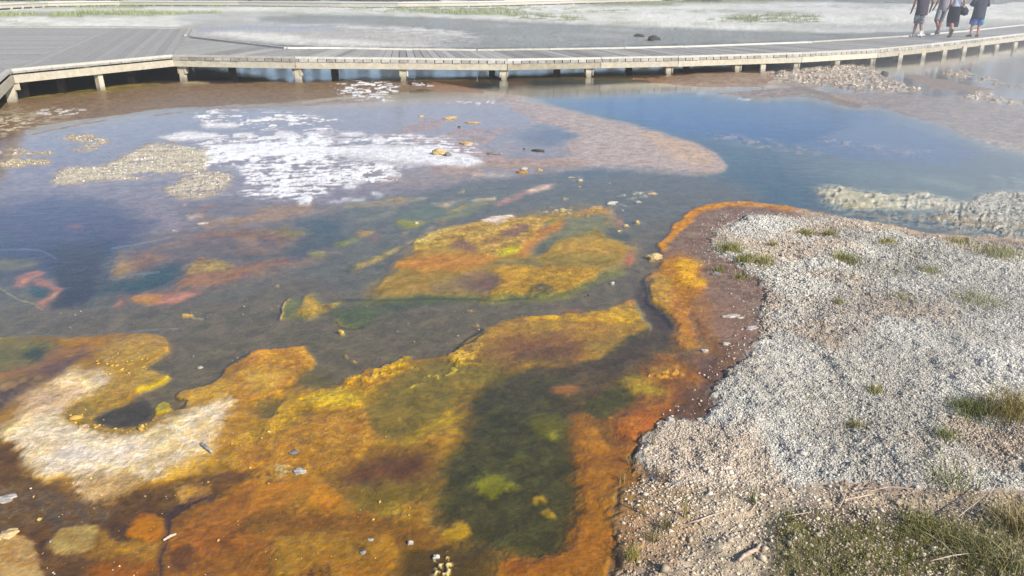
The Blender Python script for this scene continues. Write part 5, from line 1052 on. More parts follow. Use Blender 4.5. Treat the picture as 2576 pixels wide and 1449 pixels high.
# ------------------------------------------------------------------ far boardwalk
far = empty('boardwalk', (0, 60, 0)); tag(far, 'distant pale boardwalk with low rail crossing the meadow before the trees', 'boardwalk')
FZ = .5
def farpt(X, Y, z=FZ): return Vector(U(X, Y, z))
fl = [farpt(*p) for p in ((-300,16),(0,11),(120,6),(300,3.5),(600,4),(859,6),(1000,6.5),(1200,5),(1330,2.5),(1500,-1),(1680,-5),(2000,-9))]
b = Boards()
for a, c in zip(fl[:-1], fl[1:]):
    d = (c-a).normalized(); n = Vector((-d.y, d.x, 0)); m1, m2 = a+n*1.0, c+n*1.0
    b.beam(m1+Vector((0,0,-.08)), m2+Vector((0,0,-.08)), 2.0, .07); b.sync(random.random())
b.done('decking', MW_DECK, far)
for off in (0., 2.0):
    for a, c in zip(fl[:-1], fl[1:]):
        d = (c-a).normalized(); n = Vector((-d.y, d.x, 0))*off; d2 = d*.003
        one('kerb', MW_TRIM, far, lambda bb: bb.beam(a+n+d2, c+n-d2, .1, .09), .9)
        one('face_beam', MW_BEAM, far, lambda bb: bb.beam(a+n+d2+Vector((0,0,-.22)), c+n-d2+Vector((0,0,-.22)), .05, .2), .8)
acf = poly_len(fl); s = .5
while s < acf[-1]:
    p, i = at_len(fl, acf, s)
    X, Y = sheet(p.x, p.y, p.z)
    if -40 < X < 2100:
        one('post', MW_POST, far, lambda bb: bb.box((p.x, p.y+.1, FZ/2-.25), (.16, .16, FZ+.1)), .9)
    s += 1.9 if X < 1100 else 2.6
# ------------------------------------------------------------------ people on the boardwalk
def cloth(name, c, c2=None, scale=9, thr=.5, rough=.9):
    m, nt, bs = new_mat(name); lk = nt.links.new; geo = nt.nodes.new('ShaderNodeNewGeometry')
    n = noise(nt, geo.outputs['Position'], scale, 2, .5, 1.2 if c2 else 0)
    mx = nt.nodes.new('ShaderNodeMix'); mx.data_type = 'RGBA'; mx.inputs[6].default_value = (*lin(c), 1); mx.inputs[7].default_value = (*lin(c2 or [q*.8 for q in c]), 1)
    lk(mrange(nt, n.outputs[0], thr-(.02 if c2 else .25), thr+(.02 if c2 else .25), 0, 1), mx.inputs[0]); lk(mx.outputs[2], bs.inputs['Base Color'])
    bs.inputs['Roughness'].default_value = rough; bs.inputs['Specular IOR Level'].default_value = .2; return m
SK1 = cloth('skin_light', (206,150,122), rough=.55); SK2 = cloth('skin_tan', (170,118,94), rough=.55)

def skin_body(name, J, E, mat, parent, sub=2):
    """J: name -> (x, y, z, radius); E: edges. One continuous skinned surface"""
    keys = list(J); me = bpy.data.meshes.new(name)
    me.from_pydata([J[k][:3] for k in keys], [(keys.index(a), keys.index(b)) for a, b in E], [])
    o = bpy.data.objects.new(name, me); col.objects.link(o)
    m = o.modifiers.new('skin', 'SKIN'); m.use_smooth_shade = True
    for i, k in enumerate(keys):
        r = J[k][3]; me.skin_vertices[0].data[i].radius = (r, r) if not isinstance(r, tuple) else r
        me.skin_vertices[0].data[i].use_root = (k == 'pelvis')
    s = o.modifiers.new('sub', 'SUBSURF'); s.levels = s.render_levels = sub
    dg = bpy.context.evaluated_depsgraph_get(); ev = o.evaluated_get(dg); nm = bpy.data.meshes.new_from_object(ev)
    bpy.data.objects.remove(o); o = bpy.data.objects.new(name, nm); col.objects.link(o); nm.materials.clear(); nm.materials.append(mat)
    nm.polygons.foreach_set('use_smooth', [True]*len(nm.polygons))
    o.parent = parent; return o
def loft(name, rings, mat, parent, seg=20, seed=0):
    """cloth sleeve: rings of (centre, half width, half depth, yaw)"""
    rr = random.Random(seed); v, f = [], []; ph = [rr.uniform(0, 6.28) for _ in range(3)]
    for i, (c, rx, ry, yaw) in enumerate(rings):
        for k in range(seg):
            a = 2*math.pi*k/seg; w = 1+.035*math.sin(3*a+ph[0]+i*.8)+.03*math.sin(5*a+ph[1]-i)
            x, y = math.cos(a)*rx*w, math.sin(a)*ry*w
            v.append((c[0]+x*math.cos(yaw)-y*math.sin(yaw), c[1]+x*math.sin(yaw)+y*math.cos(yaw), c[2]+.006*math.sin(4*a+ph[2])))
    n = len(rings)
    for i in range(n-1):
        for k in range(seg): k2 = (k+1) % seg; f.append((i*seg+k, i*seg+k2, (i+1)*seg+k2, (i+1)*seg+k))
    me = bpy.data.meshes.new(name); me.from_pydata(v, [], f); me.update(); me.materials.append(mat)
    me.polygons.foreach_set('use_smooth', [True]*len(me.polygons))
    o = bpy.data.objects.new(name, me); col.objects.link(o); o.parent = parent
    s = o.modifiers.new('thick', 'SOLIDIFY'); s.thickness = .006
    s = o.modifiers.new('sub', 'SUBSURF'); s.levels = s.render_levels = 1; return o
def lerp3(a, b, t): return tuple(a[i]+(b[i]-a[i])*t for i in range(3))
def tube_cloth(name, pts, rad, mat, parent, seed=0):
    """sleeve or trouser leg that follows a limb: rings across the limb's own direction"""
    v, f = [], []; seg = 14; rr = random.Random(seed); ph = rr.uniform(0, 6)
    P = [Vector(p) for p in pts]
    for i, p in enumerate(P):
        d = (P[min(i+1, len(P)-1)]-P[max(0, i-1)]).normalized(); u = d.cross(Vector((0, 1, 0))).normalized(); w = d.cross(u)
        for k in range(seg):
            a = 2*math.pi*k/seg; r = rad[i]*(1+.05*math.sin(3*a+ph+i)); v.append(tuple(p+u*math.cos(a)*r+w*math.sin(a)*r))
    for i in range(len(P)-1):
        for k in range(seg): k2 = (k+1) % seg; f.append((i*seg+k, i*seg+k2, (i+1)*seg+k2, (i+1)*seg+k))
    me = bpy.data.meshes.new(name); me.from_pydata(v, [], f); me.update(); me.materials.append(mat); me.polygons.foreach_set('use_smooth', [True]*len(me.polygons))
    o = bpy.data.objects.new(name, me); col.objects.link(o); o.parent = parent
    s = o.modifiers.new('thick', 'SOLIDIFY'); s.thickness = .005; return o

def person(X, Y, label, P, skin, shirt, trousers, shoes, hair, hem, leg_r, shirt_hem, shirt_w, sleeve=.55, skirt=False, cuff=None, group='walkers on the boardwalk'):
    base = U(X, Y, ztop(X)-KERB); o = empty('person', tuple(base)); tag(o, label, 'person', group)
    J, E = {}, []
    def add(k, p, r, par=None):
        J[k] = (*p, r)
        if par: E.append((par, k))
    pel = P['pelvis']; ch = P['chest']; nk = P['neck']; hd = P['head']; fy = P.get('face', 1)     # face: +1 looks away, -1 towards the viewer
    hw = P.get('hw', .10)
    add('pelvis', pel, .105); add('waist', lerp3(pel, ch, .4), .095, 'pelvis'); add('chest', ch, .11, 'waist'); add('up', lerp3(ch, nk, .65), .08, 'chest')
    add('neck', nk, .055, 'up'); add('jaw', lerp3(nk, hd, .45), (.066, .075), 'neck'); add('head', hd, (.078, .095), 'jaw'); add('crown', (hd[0], hd[1], hd[2]+.09), (.055, .065), 'head')
    for s, sg in (('L', -1), ('R', 1)):
        hip = (pel[0]+sg*hw, pel[1], pel[2]-.05); kn, an, toe = P['knee'+s], P['ankle'+s], P['toe'+s]
        add('hip'+s, hip, .088, 'pelvis'); add('th'+s, lerp3(hip, kn, .5), .075, 'hip'+s); add('kn'+s, kn, .056, 'th'+s)
        add('calf'+s, lerp3(kn, an, .35), .055, 'kn'+s); add('an'+s, an, .036, 'calf'+s)
        add('hl'+s, lerp3(an, toe, .35), .036, 'an'+s); add('toe'+s, toe, .028, 'hl'+s)
        sh, el, wr = P['sh'+s], P['el'+s], P['wr'+s]
        add('sh'+s, sh, .062, 'up'); add('ua'+s, lerp3(sh, el, .5), .047, 'sh'+s); add('el'+s, el, .040, 'ua'+s); add('fa'+s, lerp3(el, wr, .3), .040, 'el'+s); add('wr'+s, wr, .026, 'fa'+s)
        d = (Vector(wr)-Vector(el)).normalized(); side = Vector((sg, 0, 0)); fwd = Vector((0, fy, 0))
        palm = Vector(wr)+d*.05; add('pa'+s, tuple(palm), (.036, .02), 'wr'+s)
        for fi, (off, ln) in enumerate(((-.027, .072), (-.009, .082), (.009, .078), (.026, .062))):
            r0 = palm+d*.038+fwd*off; r1 = r0+d*ln*.5+side*-.004*sg; r2 = r1+d*ln*.4-side*.014*sg
            add('f%d%sa' % (fi, s), tuple(r0), .0105, 'pa'+s); add('f%d%sb' % (fi, s), tuple(r1), .0095, 'f%d%sa' % (fi, s)); add('f%d%sc' % (fi, s), tuple(r2), .0085, 'f%d%sb' % (fi, s))
        t0 = palm+fwd*.038; add('t%sa' % s, tuple(t0), .012, 'pa'+s); add('t%sb' % s, tuple(t0+d*.035+fwd*.018), .010, 't%sa' % s)
    body = skin_body('body', J, E, skin, o)
    # face: brow, nose, mouth and ears added as children of the head's side
    def lump(name, c, s_, mat):
        bm = bmesh.new(); bmesh.ops.create_icosphere(bm, subdivisions=2, radius=1)
        for v in bm.verts: v.co = Vector((v.co.x*s_[0], v.co.y*s_[1], v.co.z*s_[2]))+Vector(c)
        me = bpy.data.meshes.new(name); bm.to_mesh(me); bm.free(); me.materials.append(mat); me.polygons.foreach_set('use_smooth', [True]*len(me.polygons))
        q = bpy.data.objects.new(name, me); col.objects.link(q); q.parent = o; return q
    hx, hy, hz = hd
    lump('nose', (hx, hy+fy*.098, hz-.005), (.013, .018, .024), skin)
    for sg in (-1, 1):
        lump('ear', (hx+sg*.080, hy, hz), (.010, .020, .032), skin); lump('eye', (hx+sg*.03, hy+fy*.086, hz+.02), (.013, .010, .008), M_DARK)
    lump('mouth', (hx, hy+fy*.088, hz-.05), (.024, .008, .007), M_LIP)
    lump('hair', (hx, hy-fy*.018, hz+.045), (.092, .105, .088), hair)
    # shirt and sleeves
    cb, top = shirt_hem, nk
    c0 = (lerp3(pel, ch, 0)[0]+P.get('hemx', 0), pel[1], shirt_hem)
    rings = [(c0, shirt_w[0]*1.1, shirt_w[0]*.92, 0), (lerp3(c0, ch, .3), shirt_w[0]*1.05, shirt_w[0]*.86, 0), (lerp3(c0, ch, .65), shirt_w[1]*1.05, shirt_w[1]*.8, 0), (ch, shirt_w[1]*1.12, shirt_w[1]*.8, 0), (lerp3(ch, nk, .55), shirt_w[1]*1.1, .13, 0), (lerp3(ch, nk, .85), .11, .09, 0), (nk, .065, .065, 0)]
    sh_o = loft('shirt', rings, shirt, o, seed=int(X))
    for s in 'LR':
        sh, el = P['sh'+s], P['el'+s]; e = lerp3(sh, el, sleeve*1.35)
        q = tube_cloth('sleeve', [lerp3(sh, ch, .25), sh, lerp3(sh, e, .5), e], [.075, .085, .078, .082], shirt, o, seed=int(X)+3)
    # shorts / trousers / skirt
    if skirt:
        kx = lerp3(P['kneeL'], P['kneeR'], .5); tp = (pel[0], pel[1], pel[2]+.14)
        loft('skirt', [(tp, .15, .12, 0), (pel, .185, .15, 0), (lerp3(pel, kx, .5), .20, .17, 0), ((kx[0]+skirt[0], kx[1], skirt[1]+.1), .19, .17, 0), ((kx[0]+skirt[0], kx[1], skirt[1]), .17, .16, 0)], trousers, o, seed=5)
    else:
        loft('waistband', [((pel[0], pel[1], pel[2]+.12), .135, .12, 0), ((pel[0], pel[1], pel[2]+.02), .15, .13, 0), ((pel[0], pel[1], pel[2]-.10), .155, .13, 0)], trousers, o, seed=6)
        for s, sg in (('L', -1), ('R', 1)):
            hip = (pel[0]+sg*hw, pel[1], pel[2]-.02); kn, an = P['knee'+s], P['ankle'+s]
            e1 = lerp3(hip, kn, .5); pts = [(hip[0], hip[1], hip[2]+.04), hip, e1, kn]
            rad = [.07, .092, leg_r*1.05, leg_r]
            if hem > 0: pts.append(lerp3(kn, an, hem)); rad.append(leg_r*.93)
            else: pts[-1] = lerp3(e1, kn, 1+hem)
            tube_cloth('trouser_leg', pts, rad, trousers, o, seed=7)
    for s in 'LR':
        an, toe = Vector(P['ankle'+s]), Vector(P['toe'+s]); d = toe-an; b_ = MB()
        heel = an + Vector((0, 0, -.045)) - Vector((d.x, d.y, 0))*.25
        if P.get('lift'+s):        # heel up, sole turned to the viewer
            b_.tube([an+Vector((0,-.01,.03)), an+Vector((0,-.02,-.02)), lerp3(an, toe, .5), toe, Vector(toe)+d.normalized()*.03], [(.04,.045), (.048,.05), (.052,.045), (.048,.035), (.02,.015)], 10)
        else:
            b_.tube([heel-Vector((d.x,d.y,0)).normalized()*.02, heel, lerp3(heel, toe, .5), Vector(toe)+Vector((0,0,-.0)), Vector(toe)+Vector((d.x,d.y,0)).normalized()*.035], [(.02,.02), (.042,.045), (.046,.042), (.046,.034), (.02,.015)], 10)
        so_ = b_.build('shoe', shoes, o, smooth=True); so_.matrix_parent_inverse = Matrix()
    return o, J
M_DARK = cloth('dark_iris', (40,32,28)); M_LIP = cloth('lips', (170,100,90)); HB = cloth('brown_hair', (70,52,40)); HG = cloth('dark_hair', (48,40,36))
SCALE = 1
# man in a long dark t-shirt
p1, _ = person(2305, 93, 'man in a long charcoal t-shirt and grey white patterned shorts, leftmost of the four walkers', dict(
    pelvis=(.03,0,.86), chest=(.035,0,1.24), neck=(.04,0,1.46), head=(.045,0,1.60), hemx=.0, hw=.09, face=1,
    kneeL=(.00,.16,.46), ankleL=(-.10,.04,.09), toeL=(-.03,.16,.03), kneeR=(.09,.02,.45), ankleR=(.09,-.12,.10), toeR=(.14,.02,.03),
    shL=(-.17,0,1.40), elL=(-.25,-.02,1.10), wrL=(-.25,.10,.87), shR=(.25,0,1.40), elR=(.34,-.04,1.12), wrR=(.37,.10,.90)),
    SK2, cloth('charcoal_cotton', (78,72,84)), cloth('patterned_cotton', (206,208,214), (74,80,96), 26, .5), cloth('pale_shoes', (170,176,190)), HG, .0, .10, .70, (.185, .19), sleeve=.5)
# man in grey cut-offs striding away
p2, _ = person(2356, 87, 'man in grey cut-off jeans striding, left heel raised, second walker from the left', dict(
    pelvis=(.06,0,.88), chest=(.09,0,1.26), neck=(.10,0,1.48), head=(.11,.02,1.62), hw=.09, face=1,
    kneeL=(-.14,-.10,.50), ankleL=(-.21,-.42,.22), toeL=(-.25,-.40,.05), kneeR=(.16,.18,.48), ankleR=(.12,.14,.09), toeR=(.14,.28,.03),
    shL=(-.08,0,1.42), elL=(-.18,-.06,1.14), wrL=(-.22,.05,.92), shR=(.28,0,1.42), elR=(.33,-.10,1.14), wrR=(.30,.06,.95), liftL=True),
    SK2, cloth('grey_cotton', (150,148,158)), cloth('faded_denim', (112,114,124), (140,142,150), 16, .5), cloth('grey_shoes', (110,108,112)), HB, .12, .085, .86, (.165, .18), sleeve=.5)
# woman in a pale top and long black skirt
p3, _ = person(2387, 95, 'woman in a pale blue top and calf-length black skirt with one foot lifted behind', dict(
    pelvis=(.02,0,.90), chest=(.03,0,1.24), neck=(.04,0,1.42), head=(.05,.02,1.56), hw=.085, face=1,
    kneeL=(.02,.02,.48), ankleL=(-.08,-.26,.26), toeL=(-.10,-.25,.06), kneeR=(.10,.16,.46), ankleR=(.06,.10,.09), toeR=(.08,.22,.03),
    shL=(-.13,0,1.37), elL=(-.17,-.06,1.10), wrL=(-.13,.12,.96), shR=(.20,0,1.37), elR=(.29,-.05,1.12), wrR=(.27,.08,.92), liftL=True),
    SK1, cloth('pale_blue_cotton', (190,198,222)), cloth('black_cloth', (38,40,54)), cloth('dark_sandals', (62,62,66)), HB, 0, .08, .99, (.155, .165), sleeve=.4, skirt=(.03,.34))
# youngster in dark tee and blue board shorts
p4, _ = person(2449, 93, 'youngster in a loose dark grey t-shirt and bright blue shorts, rightmost of the four walkers', dict(
    pelvis=(.02,0,.74), chest=(.03,0,1.08), neck=(.035,0,1.30), head=(.04,.03,1.44), hw=.09, face=1,
    kneeL=(-.10,.03,.40), ankleL=(-.12,0,.09), toeL=(-.15,.14,.03), kneeR=(.13,.03,.40), ankleR=(.12,0,.09), toeR=(.16,.14,.03),
    shL=(-.15,0,1.24), elL=(-.25,.04,1.00), wrL=(-.12,.24,1.04), shR=(.21,0,1.24), elR=(.29,.04,1.00), wrR=(.20,.24,1.04)),
    SK1, cloth('slate_cotton', (66,72,88)), cloth('blue_boardshorts', (84,130,206), (60,96,170), 14, .5), cloth('black_shoes', (52,52,58)), HB, -.02, .115, .58, (.20, .19), sleeve=.75)
b_ = MB(); b_.tube([(.195,-.04,.43),(.19,-.04,.56)], [(.05,.07),(.05,.07)], 8)
o = b_.build('side_stripe', cloth('green_panel', (96,206,160)), None); o.parent = p4; o.matrix_parent_inverse = Matrix()
# shoulder bag carried by the woman
base = U(2387, 95, ztop(2387)-KERB); bag = empty('shoulder_bag', (base[0]+.31, base[1]-.02, base[2]+.84)); tag(bag, 'black shoulder bag hanging at the hip of the woman in the black skirt', 'bag')
bm = bmesh.new(); bmesh.ops.create_cube(bm, size=1); bmesh.ops.bevel(bm, geom=bm.edges[:], offset=.18, segments=3, affect='EDGES')
for v in bm.verts: v.co = Vector((v.co.x*.30*(1-.15*v.co.z), v.co.y*.13, v.co.z*.24))
me = bpy.data.meshes.new('pouch'); bm.to_mesh(me); bm.free(); MB_BAG = cloth('black_nylon', (44,46,60)); me.materials.append(MB_BAG); me.polygons.foreach_set('use_smooth', [True]*len(me.polygons))
o = bpy.data.objects.new('pouch', me); col.objects.link(o); o.parent = bag; o.rotation_euler = (0, .25, 0)
b_ = MB(); b_.tube([(-.12,-.04,.10), (-.20,-.13,.24), (-.25,-.15,.40), (-.28,-.10,.54), (-.26,.0,.58)], .014, 6); b_.tube([(.12,.04,.10), (-.02,.14,.24), (-.16,.14,.40), (-.26,.0,.58)], .014, 6)
o = b_.build('strap', MB_BAG, None, smooth=True); o.parent = bag; o.matrix_parent_inverse = Matrix()
# small white panel low behind the first walker's legs
base = U(2318, 84, ztop(2318)-KERB+.2); b_ = MB(); b_.box((0,0,0), (.12,.015,.16), .1)
o = b_.build('white_panel', cloth('panel_white', (226,226,220)), None, bevel=.003); o.location = tuple(base); o.rotation_euler = (0,.15,0); tag(o, 'small white panel low behind the legs of the man in patterned shorts', 'bag')
# ------------------------------------------------------------------ single stones, sticks and mineral lumps
def stone_mat(name, a, b):
    m, nt, bs = new_mat(name); lk = nt.links.new; geo = nt.nodes.new('ShaderNodeNewGeometry')
    n = noise(nt, geo.outputs['Position'], 45, 5, .7); mx = nt.nodes.new('ShaderNodeMix'); mx.data_type = 'RGBA'
    mx.inputs[6].default_value = (*lin(a), 1); mx.inputs[7].default_value = (*lin(b), 1); lk(mrange(nt, n.outputs[0], .35, .65, 0, 1), mx.inputs[0]); lk(mx.outputs[2], bs.inputs['Base Color'])
    bs.inputs['Roughness'].default_value = .8; bp = nt.nodes.new('ShaderNodeBump'); bp.inputs['Distance'].default_value = .004; lk(n.outputs[0], bp.inputs['Height']); lk(bp.outputs[0], bs.inputs['Normal']); return m
SM = dict(white=stone_mat('white_sinter', (204,197,188), (142,134,126)), cream=stone_mat('cream_sinter', (216,190,140), (170,140,90)), grey=stone_mat('grey_stone', (150,146,142), (96,94,92)),
          dark=stone_mat('dark_stone', (96,92,86), (54,52,50)), ochre=stone_mat('ochre_sinter', (200,150,70), (140,104,56)))
def stone(X, Y, w, mat, label, cat='stone', group=None, flat=.5, long=1., rz=None, bumps=1, name='stone'):
    """w = width on the sheet"""
    p = on(X, Y); D = math.hypot(p[0], p[1]); r = .8*w/2/F*math.hypot(D, H)
    root = None; seed = int(X*13+Y*7); rr = random.Random(seed); bm = bmesh.new()
    flat = min(.9, flat*1.35); 
    for k in range(bumps):
        ox, oy = (0, 0) if k == 0 else (rr.uniform(-1, 1)*r*long*.7, rr.uniform(-.6, .6)*r); q = 1 if k == 0 else rr.uniform(.4, .75)
        g = bmesh.ops.create_icosphere(bm, subdivisions=3, radius=1)
        ph = [rr.uniform(0, 6) for _ in range(6)]
        for v in g['verts']:
            c = v.co.copy(); d = 1 + .22*math.sin(2.3*c.x+ph[0])*math.sin(2.1*c.y+ph[1]) + .13*math.sin(5*c.y+ph[2]+3*c.z)+.10*math.sin(6.5*c.x+ph[3])*math.cos(5.5*c.z+ph[4]) + rr.uniform(-.03, .03)
            v.co = Vector((c.x*d*r*long*q+ox, c.y*d*r*q*.8+oy, c.z*d*r*flat*q))
    me = bpy.data.meshes.new(name); bm.to_mesh(me); bm.free(); me.materials.append(SM[mat])
    o = bpy.data.objects.new(name, me); col.objects.link(o); o.location = (p[0], p[1], p[2]+r*flat*.35); o.rotation_euler = (0, 0, rz if rz is not None else rr.uniform(-.5, .5))
    return tag(o, label, cat, group)
for X, Y, w, mt, lb, kw in (
    (1540, 714, 17, 'white', 'small white stone sitting alone in the dark stream above the golden mat island', {}),
    (1650, 651, 34, 'cream', 'lumpy cream mineral mound at the narrow part of the stream beside the orange rim', dict(bumps=4, long=1.3)),
    (1318, 427, 20, 'white', 'pale lump with a dark hollow near the edge of the pinkish flat', dict(bumps=2)),
    (1313, 435, 26, 'ochre', 'low yellowish crust lump just below the pale hollow lump', dict(flat=.3, long=1.3)),
    (1358, 430, 14, 'cream', 'small cream lump right of the yellowish crust lump', dict(bumps=2)),
    (1107, 388, 40, 'cream', 'large cream crusty mound rising from the bright white sinter sheet', dict(bumps=5, long=1.3, flat=.42)),
    (1128, 392, 22, 'grey', 'grey crusty shoulder on the right of the large cream mound', dict(bumps=3)),
    (1172, 362, 30, 'cream', 'flat cream crust lump behind the large cream mound', dict(flat=.28, long=1.4)),
    (1246, 388, 30, 'grey', 'long brownish crust lump right of the large cream mound', dict(flat=.25, long=1.6, bumps=3)),
    (1355, 380, 26, 'dark', 'dark flat crust fragment alone on the lavender flat', dict(flat=.22, long=1.5, bumps=3)),
    (1318, 376, 8, 'dark', 'tiny dark pebble left of the dark flat crust fragment', {}),
    (1134, 299, 30, 'cream', 'orange and cream flat stone in the wet flat below the boardwalk', dict(flat=.28, long=1.3)),
    (1060, 294, 16, 'cream', 'small cream chips left of the orange and cream flat stone', dict(bumps=4, flat=.3)),
    (1155, 320, 8, 'dark', 'tiny dark upright pebble below the orange and cream flat stone', dict(flat=.9)),
    (1190, 309, 26, 'cream', 'thin scattered cream crust right of the orange and cream flat stone', dict(flat=.16, long=1.6, bumps=4)),
    (1460, 455, 18, 'cream', 'ragged cream lump in the channel below the pinkish flat', dict(bumps=3, flat=.35)),
    (1437, 446, 15, 'cream', 'thin cream lump left of the ragged cream lump in the channel', dict(flat=.2, long=1.4)),
    (1533, 461, 10, 'cream', 'oval cream pebble in open channel water below the pinkish flat', dict(flat=.25)),
    (1458, 470, 12, 'cream', 'small cream chip below the ragged cream lump in the channel', dict(flat=.3)),
    (1540, 512, 26, 'white', 'cluster of white chips at the head of the big orange mat', dict(bumps=5, flat=.35, long=1.3)),
    (1603, 509, 20, 'white', 'pale flat chip right of the cluster of white chips', dict(bumps=3, flat=.3)),
    (1566, 529, 6, 'white', 'tiny white pebble below the cluster of white chips', {}),
    (1641, 488, 22, 'cream', 'scattered cream crumbs in the upper channel', dict(bumps=4, flat=.25, long=1.4)),
    (1574, 570, 18, 'cream', 'pale double lump right of the big orange mat', dict(bumps=2, flat=.4)),
    (1602, 559, 15, 'cream', 'cream lump nearest the stream right of the big orange mat', dict(bumps=2, flat=.4)),
    (1556, 583, 12, 'cream', 'small cream lump below the pale double lump', dict(flat=.4)),
    (857, 834, 14, 'ochre', 'yellow brown pebble alone in the wide dark stream', dict(flat=.5)),
    (503, 924, 16, 'white', 'flat grey white pebble under water in the dark stream', dict(flat=.3, long=1.2)),
    (12, 1258, 40, 'white', 'bright white chip of crust at the left edge of the brown mat', dict(flat=.25, long=1.1, bumps=3)),
    (22, 1345, 40, 'cream', 'crumbly cream lump above the pale round mat patch', dict(flat=.3, bumps=4)),
    (755, 1187, 34, 'white', 'branching whitish crust lump on the orange mat', dict(flat=.25, bumps=5)),
    (738, 1140, 26, 'grey', 'grey splinter like rock fragment on the orange mat', dict(flat=.3, long=1.0, bumps=2, rz=.7)),
    (1033, 1368, 18, 'white', 'white angular stone on the brown mat at the bottom', dict(bumps=2, flat=.6)),
    (1097, 1402, 20, 'white', 'white broken chip among yellow crumbs at the bottom', dict(bumps=3)),
    (912, 1391, 20, 'grey', 'pale grey stone half sunk in the brown mat at the bottom', dict(bumps=2, flat=.4)),
    (932, 1358, 16, 'white', 'pale crumbly chip on the brown mat above the pale grey stone', dict(bumps=4, flat=.3)),
    (1685, 1058, 22, 'white', 'white knobbly stone at the tip of the gravel bank', dict(bumps=3, flat=.7)),
    (1758, 1056, 14, 'white', 'smooth white stone right of the white knobbly stone', dict(flat=.6)),
    (1655, 1068, 12, 'white', 'small white stone left of the white knobbly stone', dict(flat=.6)),
    (1784, 1065, 10, 'white', 'little white stone at the right end of the row on brown mud', {}),
    (1826, 866, 20, 'white', 'long white stone on the reddish brown mud', dict(flat=.4, long=1.3, bumps=2)),
    (1772, 885, 22, 'white', 'crumbly white stone left of the long white stone', dict(bumps=4)),
    (2098, 962, 14, 'white', 'pale round stone casting a dark shadow in the middle of the gravel bank', dict(flat=.9)),
    (2022, 1100, 12, 'cream', 'small cream stone with a dark shadow in the lower gravel bank', dict(flat=.9)),
    (2204, 950, 14, 'white', 'pale stone on the gravel bank far right of the round stone', dict(flat=.8)),
    (1800, 690, 22, 'grey', 'low crumbly grey lump between grass tufts on the brown shore', dict(flat=.35, bumps=5, long=1.4)),
    (1886, 552, 14, 'white', 'small pale crust lump on the brown shore inside the orange rim', dict(bumps=2)),
    (1857, 509, 8, 'white', 'tiny white pebble on the orange rim', {}),
    (1608, 92, 24, 'dark', 'low dark rocks in the shallow water beyond the boardwalk', dict(flat=.3, bumps=4, long=1.4)),
    (1645, 102, 28, 'dark', 'larger dark rock pile in the shallow water beyond the boardwalk', dict(flat=.55, bumps=6, long=1.2)),
    (2225, 188, 22, 'dark', 'dark grey rock on the cream rubble beside the pool', dict(flat=.5)),
    (2160, 194, 12, 'grey', 'smaller grey rock left of the dark grey rock on the rubble', dict(flat=.5)),
    (2145, 158, 28, 'cream', 'long pale flat slab under the boardwalk at the rubble edge', dict(flat=.2, long=1.6)),
    (437, 580, 12, 'white', 'tiny pale leaf shaped chip in the blue tinted shallows', dict(flat=.2, long=1.2)),
    (507, 563, 20, 'white', 'small white crust island with a hook shape at the shallows', dict(flat=.2, long=1.5, bumps=3)),
    (1047, 562, 12, 'white', 'white pebble on the green tongue of mat', {})):
    stone(X, Y, w, SM and mt, lb, **kw)
# mineral crumbs around the brown shore: three little heaps
for i, (X, Y, n_, lb) in enumerate(((1840, 797, 26, 'heap of small white crumbs on the brown mud beside the gravel, upper one'), (1890, 826, 22, 'heap of small white crumbs on the brown mud touching the gravel edge'), (1862, 800, 14, 'loose scatter of white crumbs right of the upper heap'))):
    stone(X, Y, n_, 'white', lb, 'stone', bumps=9, flat=.3, long=1.7)
# sticks and twigs
WS = stone_mat('bleached_wood', (214,196,176), (168,142,120)); WG = stone_mat('grey_wood', (190,188,190), (116,112,112))
def stick(pts, r, mat, label, lift=.008, name='stick'):
    P_ = [Vector(on(*p, lift)) for p in pts]; Q = []
    for a, b in zip(P_[:-1], P_[1:]):
        for k in range(4): Q.append(a.lerp(b, k/4)+Vector((random.uniform(-1,1), random.uniform(-1,1), 0))*r*.25)
    Q.append(P_[-1]); n = len(Q); rad = [r*(.5+.5*math.sin(math.pi*min(1, (i+.8)/n*1.0))) for i in range(n)]
    m = MB(); m.tube(Q, rad, 8); return tag(m.build(name, mat, smooth=True), label, 'stick')
stick([(509,1120),(520,1130),(533,1141)], .0085, WG, 'short grey white stick lying on the cream mat', .010)
stick([(1858,1418),(1868,1405),(1888,1396),(1902,1388),(1912,1374)], .0085, WS, 'crooked pinkish bleached stick on the sand near the bottom', .012)
stick([(1730,1320),(1760,1312),(1790,1300),(1826,1290)], .0035, WS, 'thin straight pale twig lying on the sand')
stick([(1968,1305),(1990,1300),(2040,1292)], .003, WS, 'thin pale twig lying right of the longer twig on the sand')
stick([(2110,1282),(2120,1262),(2128,1240)], .003, WS, 'thin upright looking pale twig crossing the gravel edge')
stick([(2112,1262),(2150,1256),(2200,1246)], .003, WS, 'pale twig lying along the gravel edge beside the grass')
stick([(1888,1290),(1896,1278),(1905,1268)], .003, WS, 'short curved pale twig in a hollow of the sand')
stick([(410,1364),(430,1352),(444,1347)], .006, WS, 'small tan twig lying on the brown mat at the bottom left')
stick([(1640,690),(1652,664),(1662,650)], .010, WG, 'dark grey twig trapped in the narrow stream') if False else None
stick([(1776,601),(1790,604),(1806,609)], .006, WS, 'small rusty twig on the brown shore above the grass')
stick([(2270,1068),(2310,1050),(2330,1046)], .004, WS, 'pale twig on the right of the gravel bank') if False else None

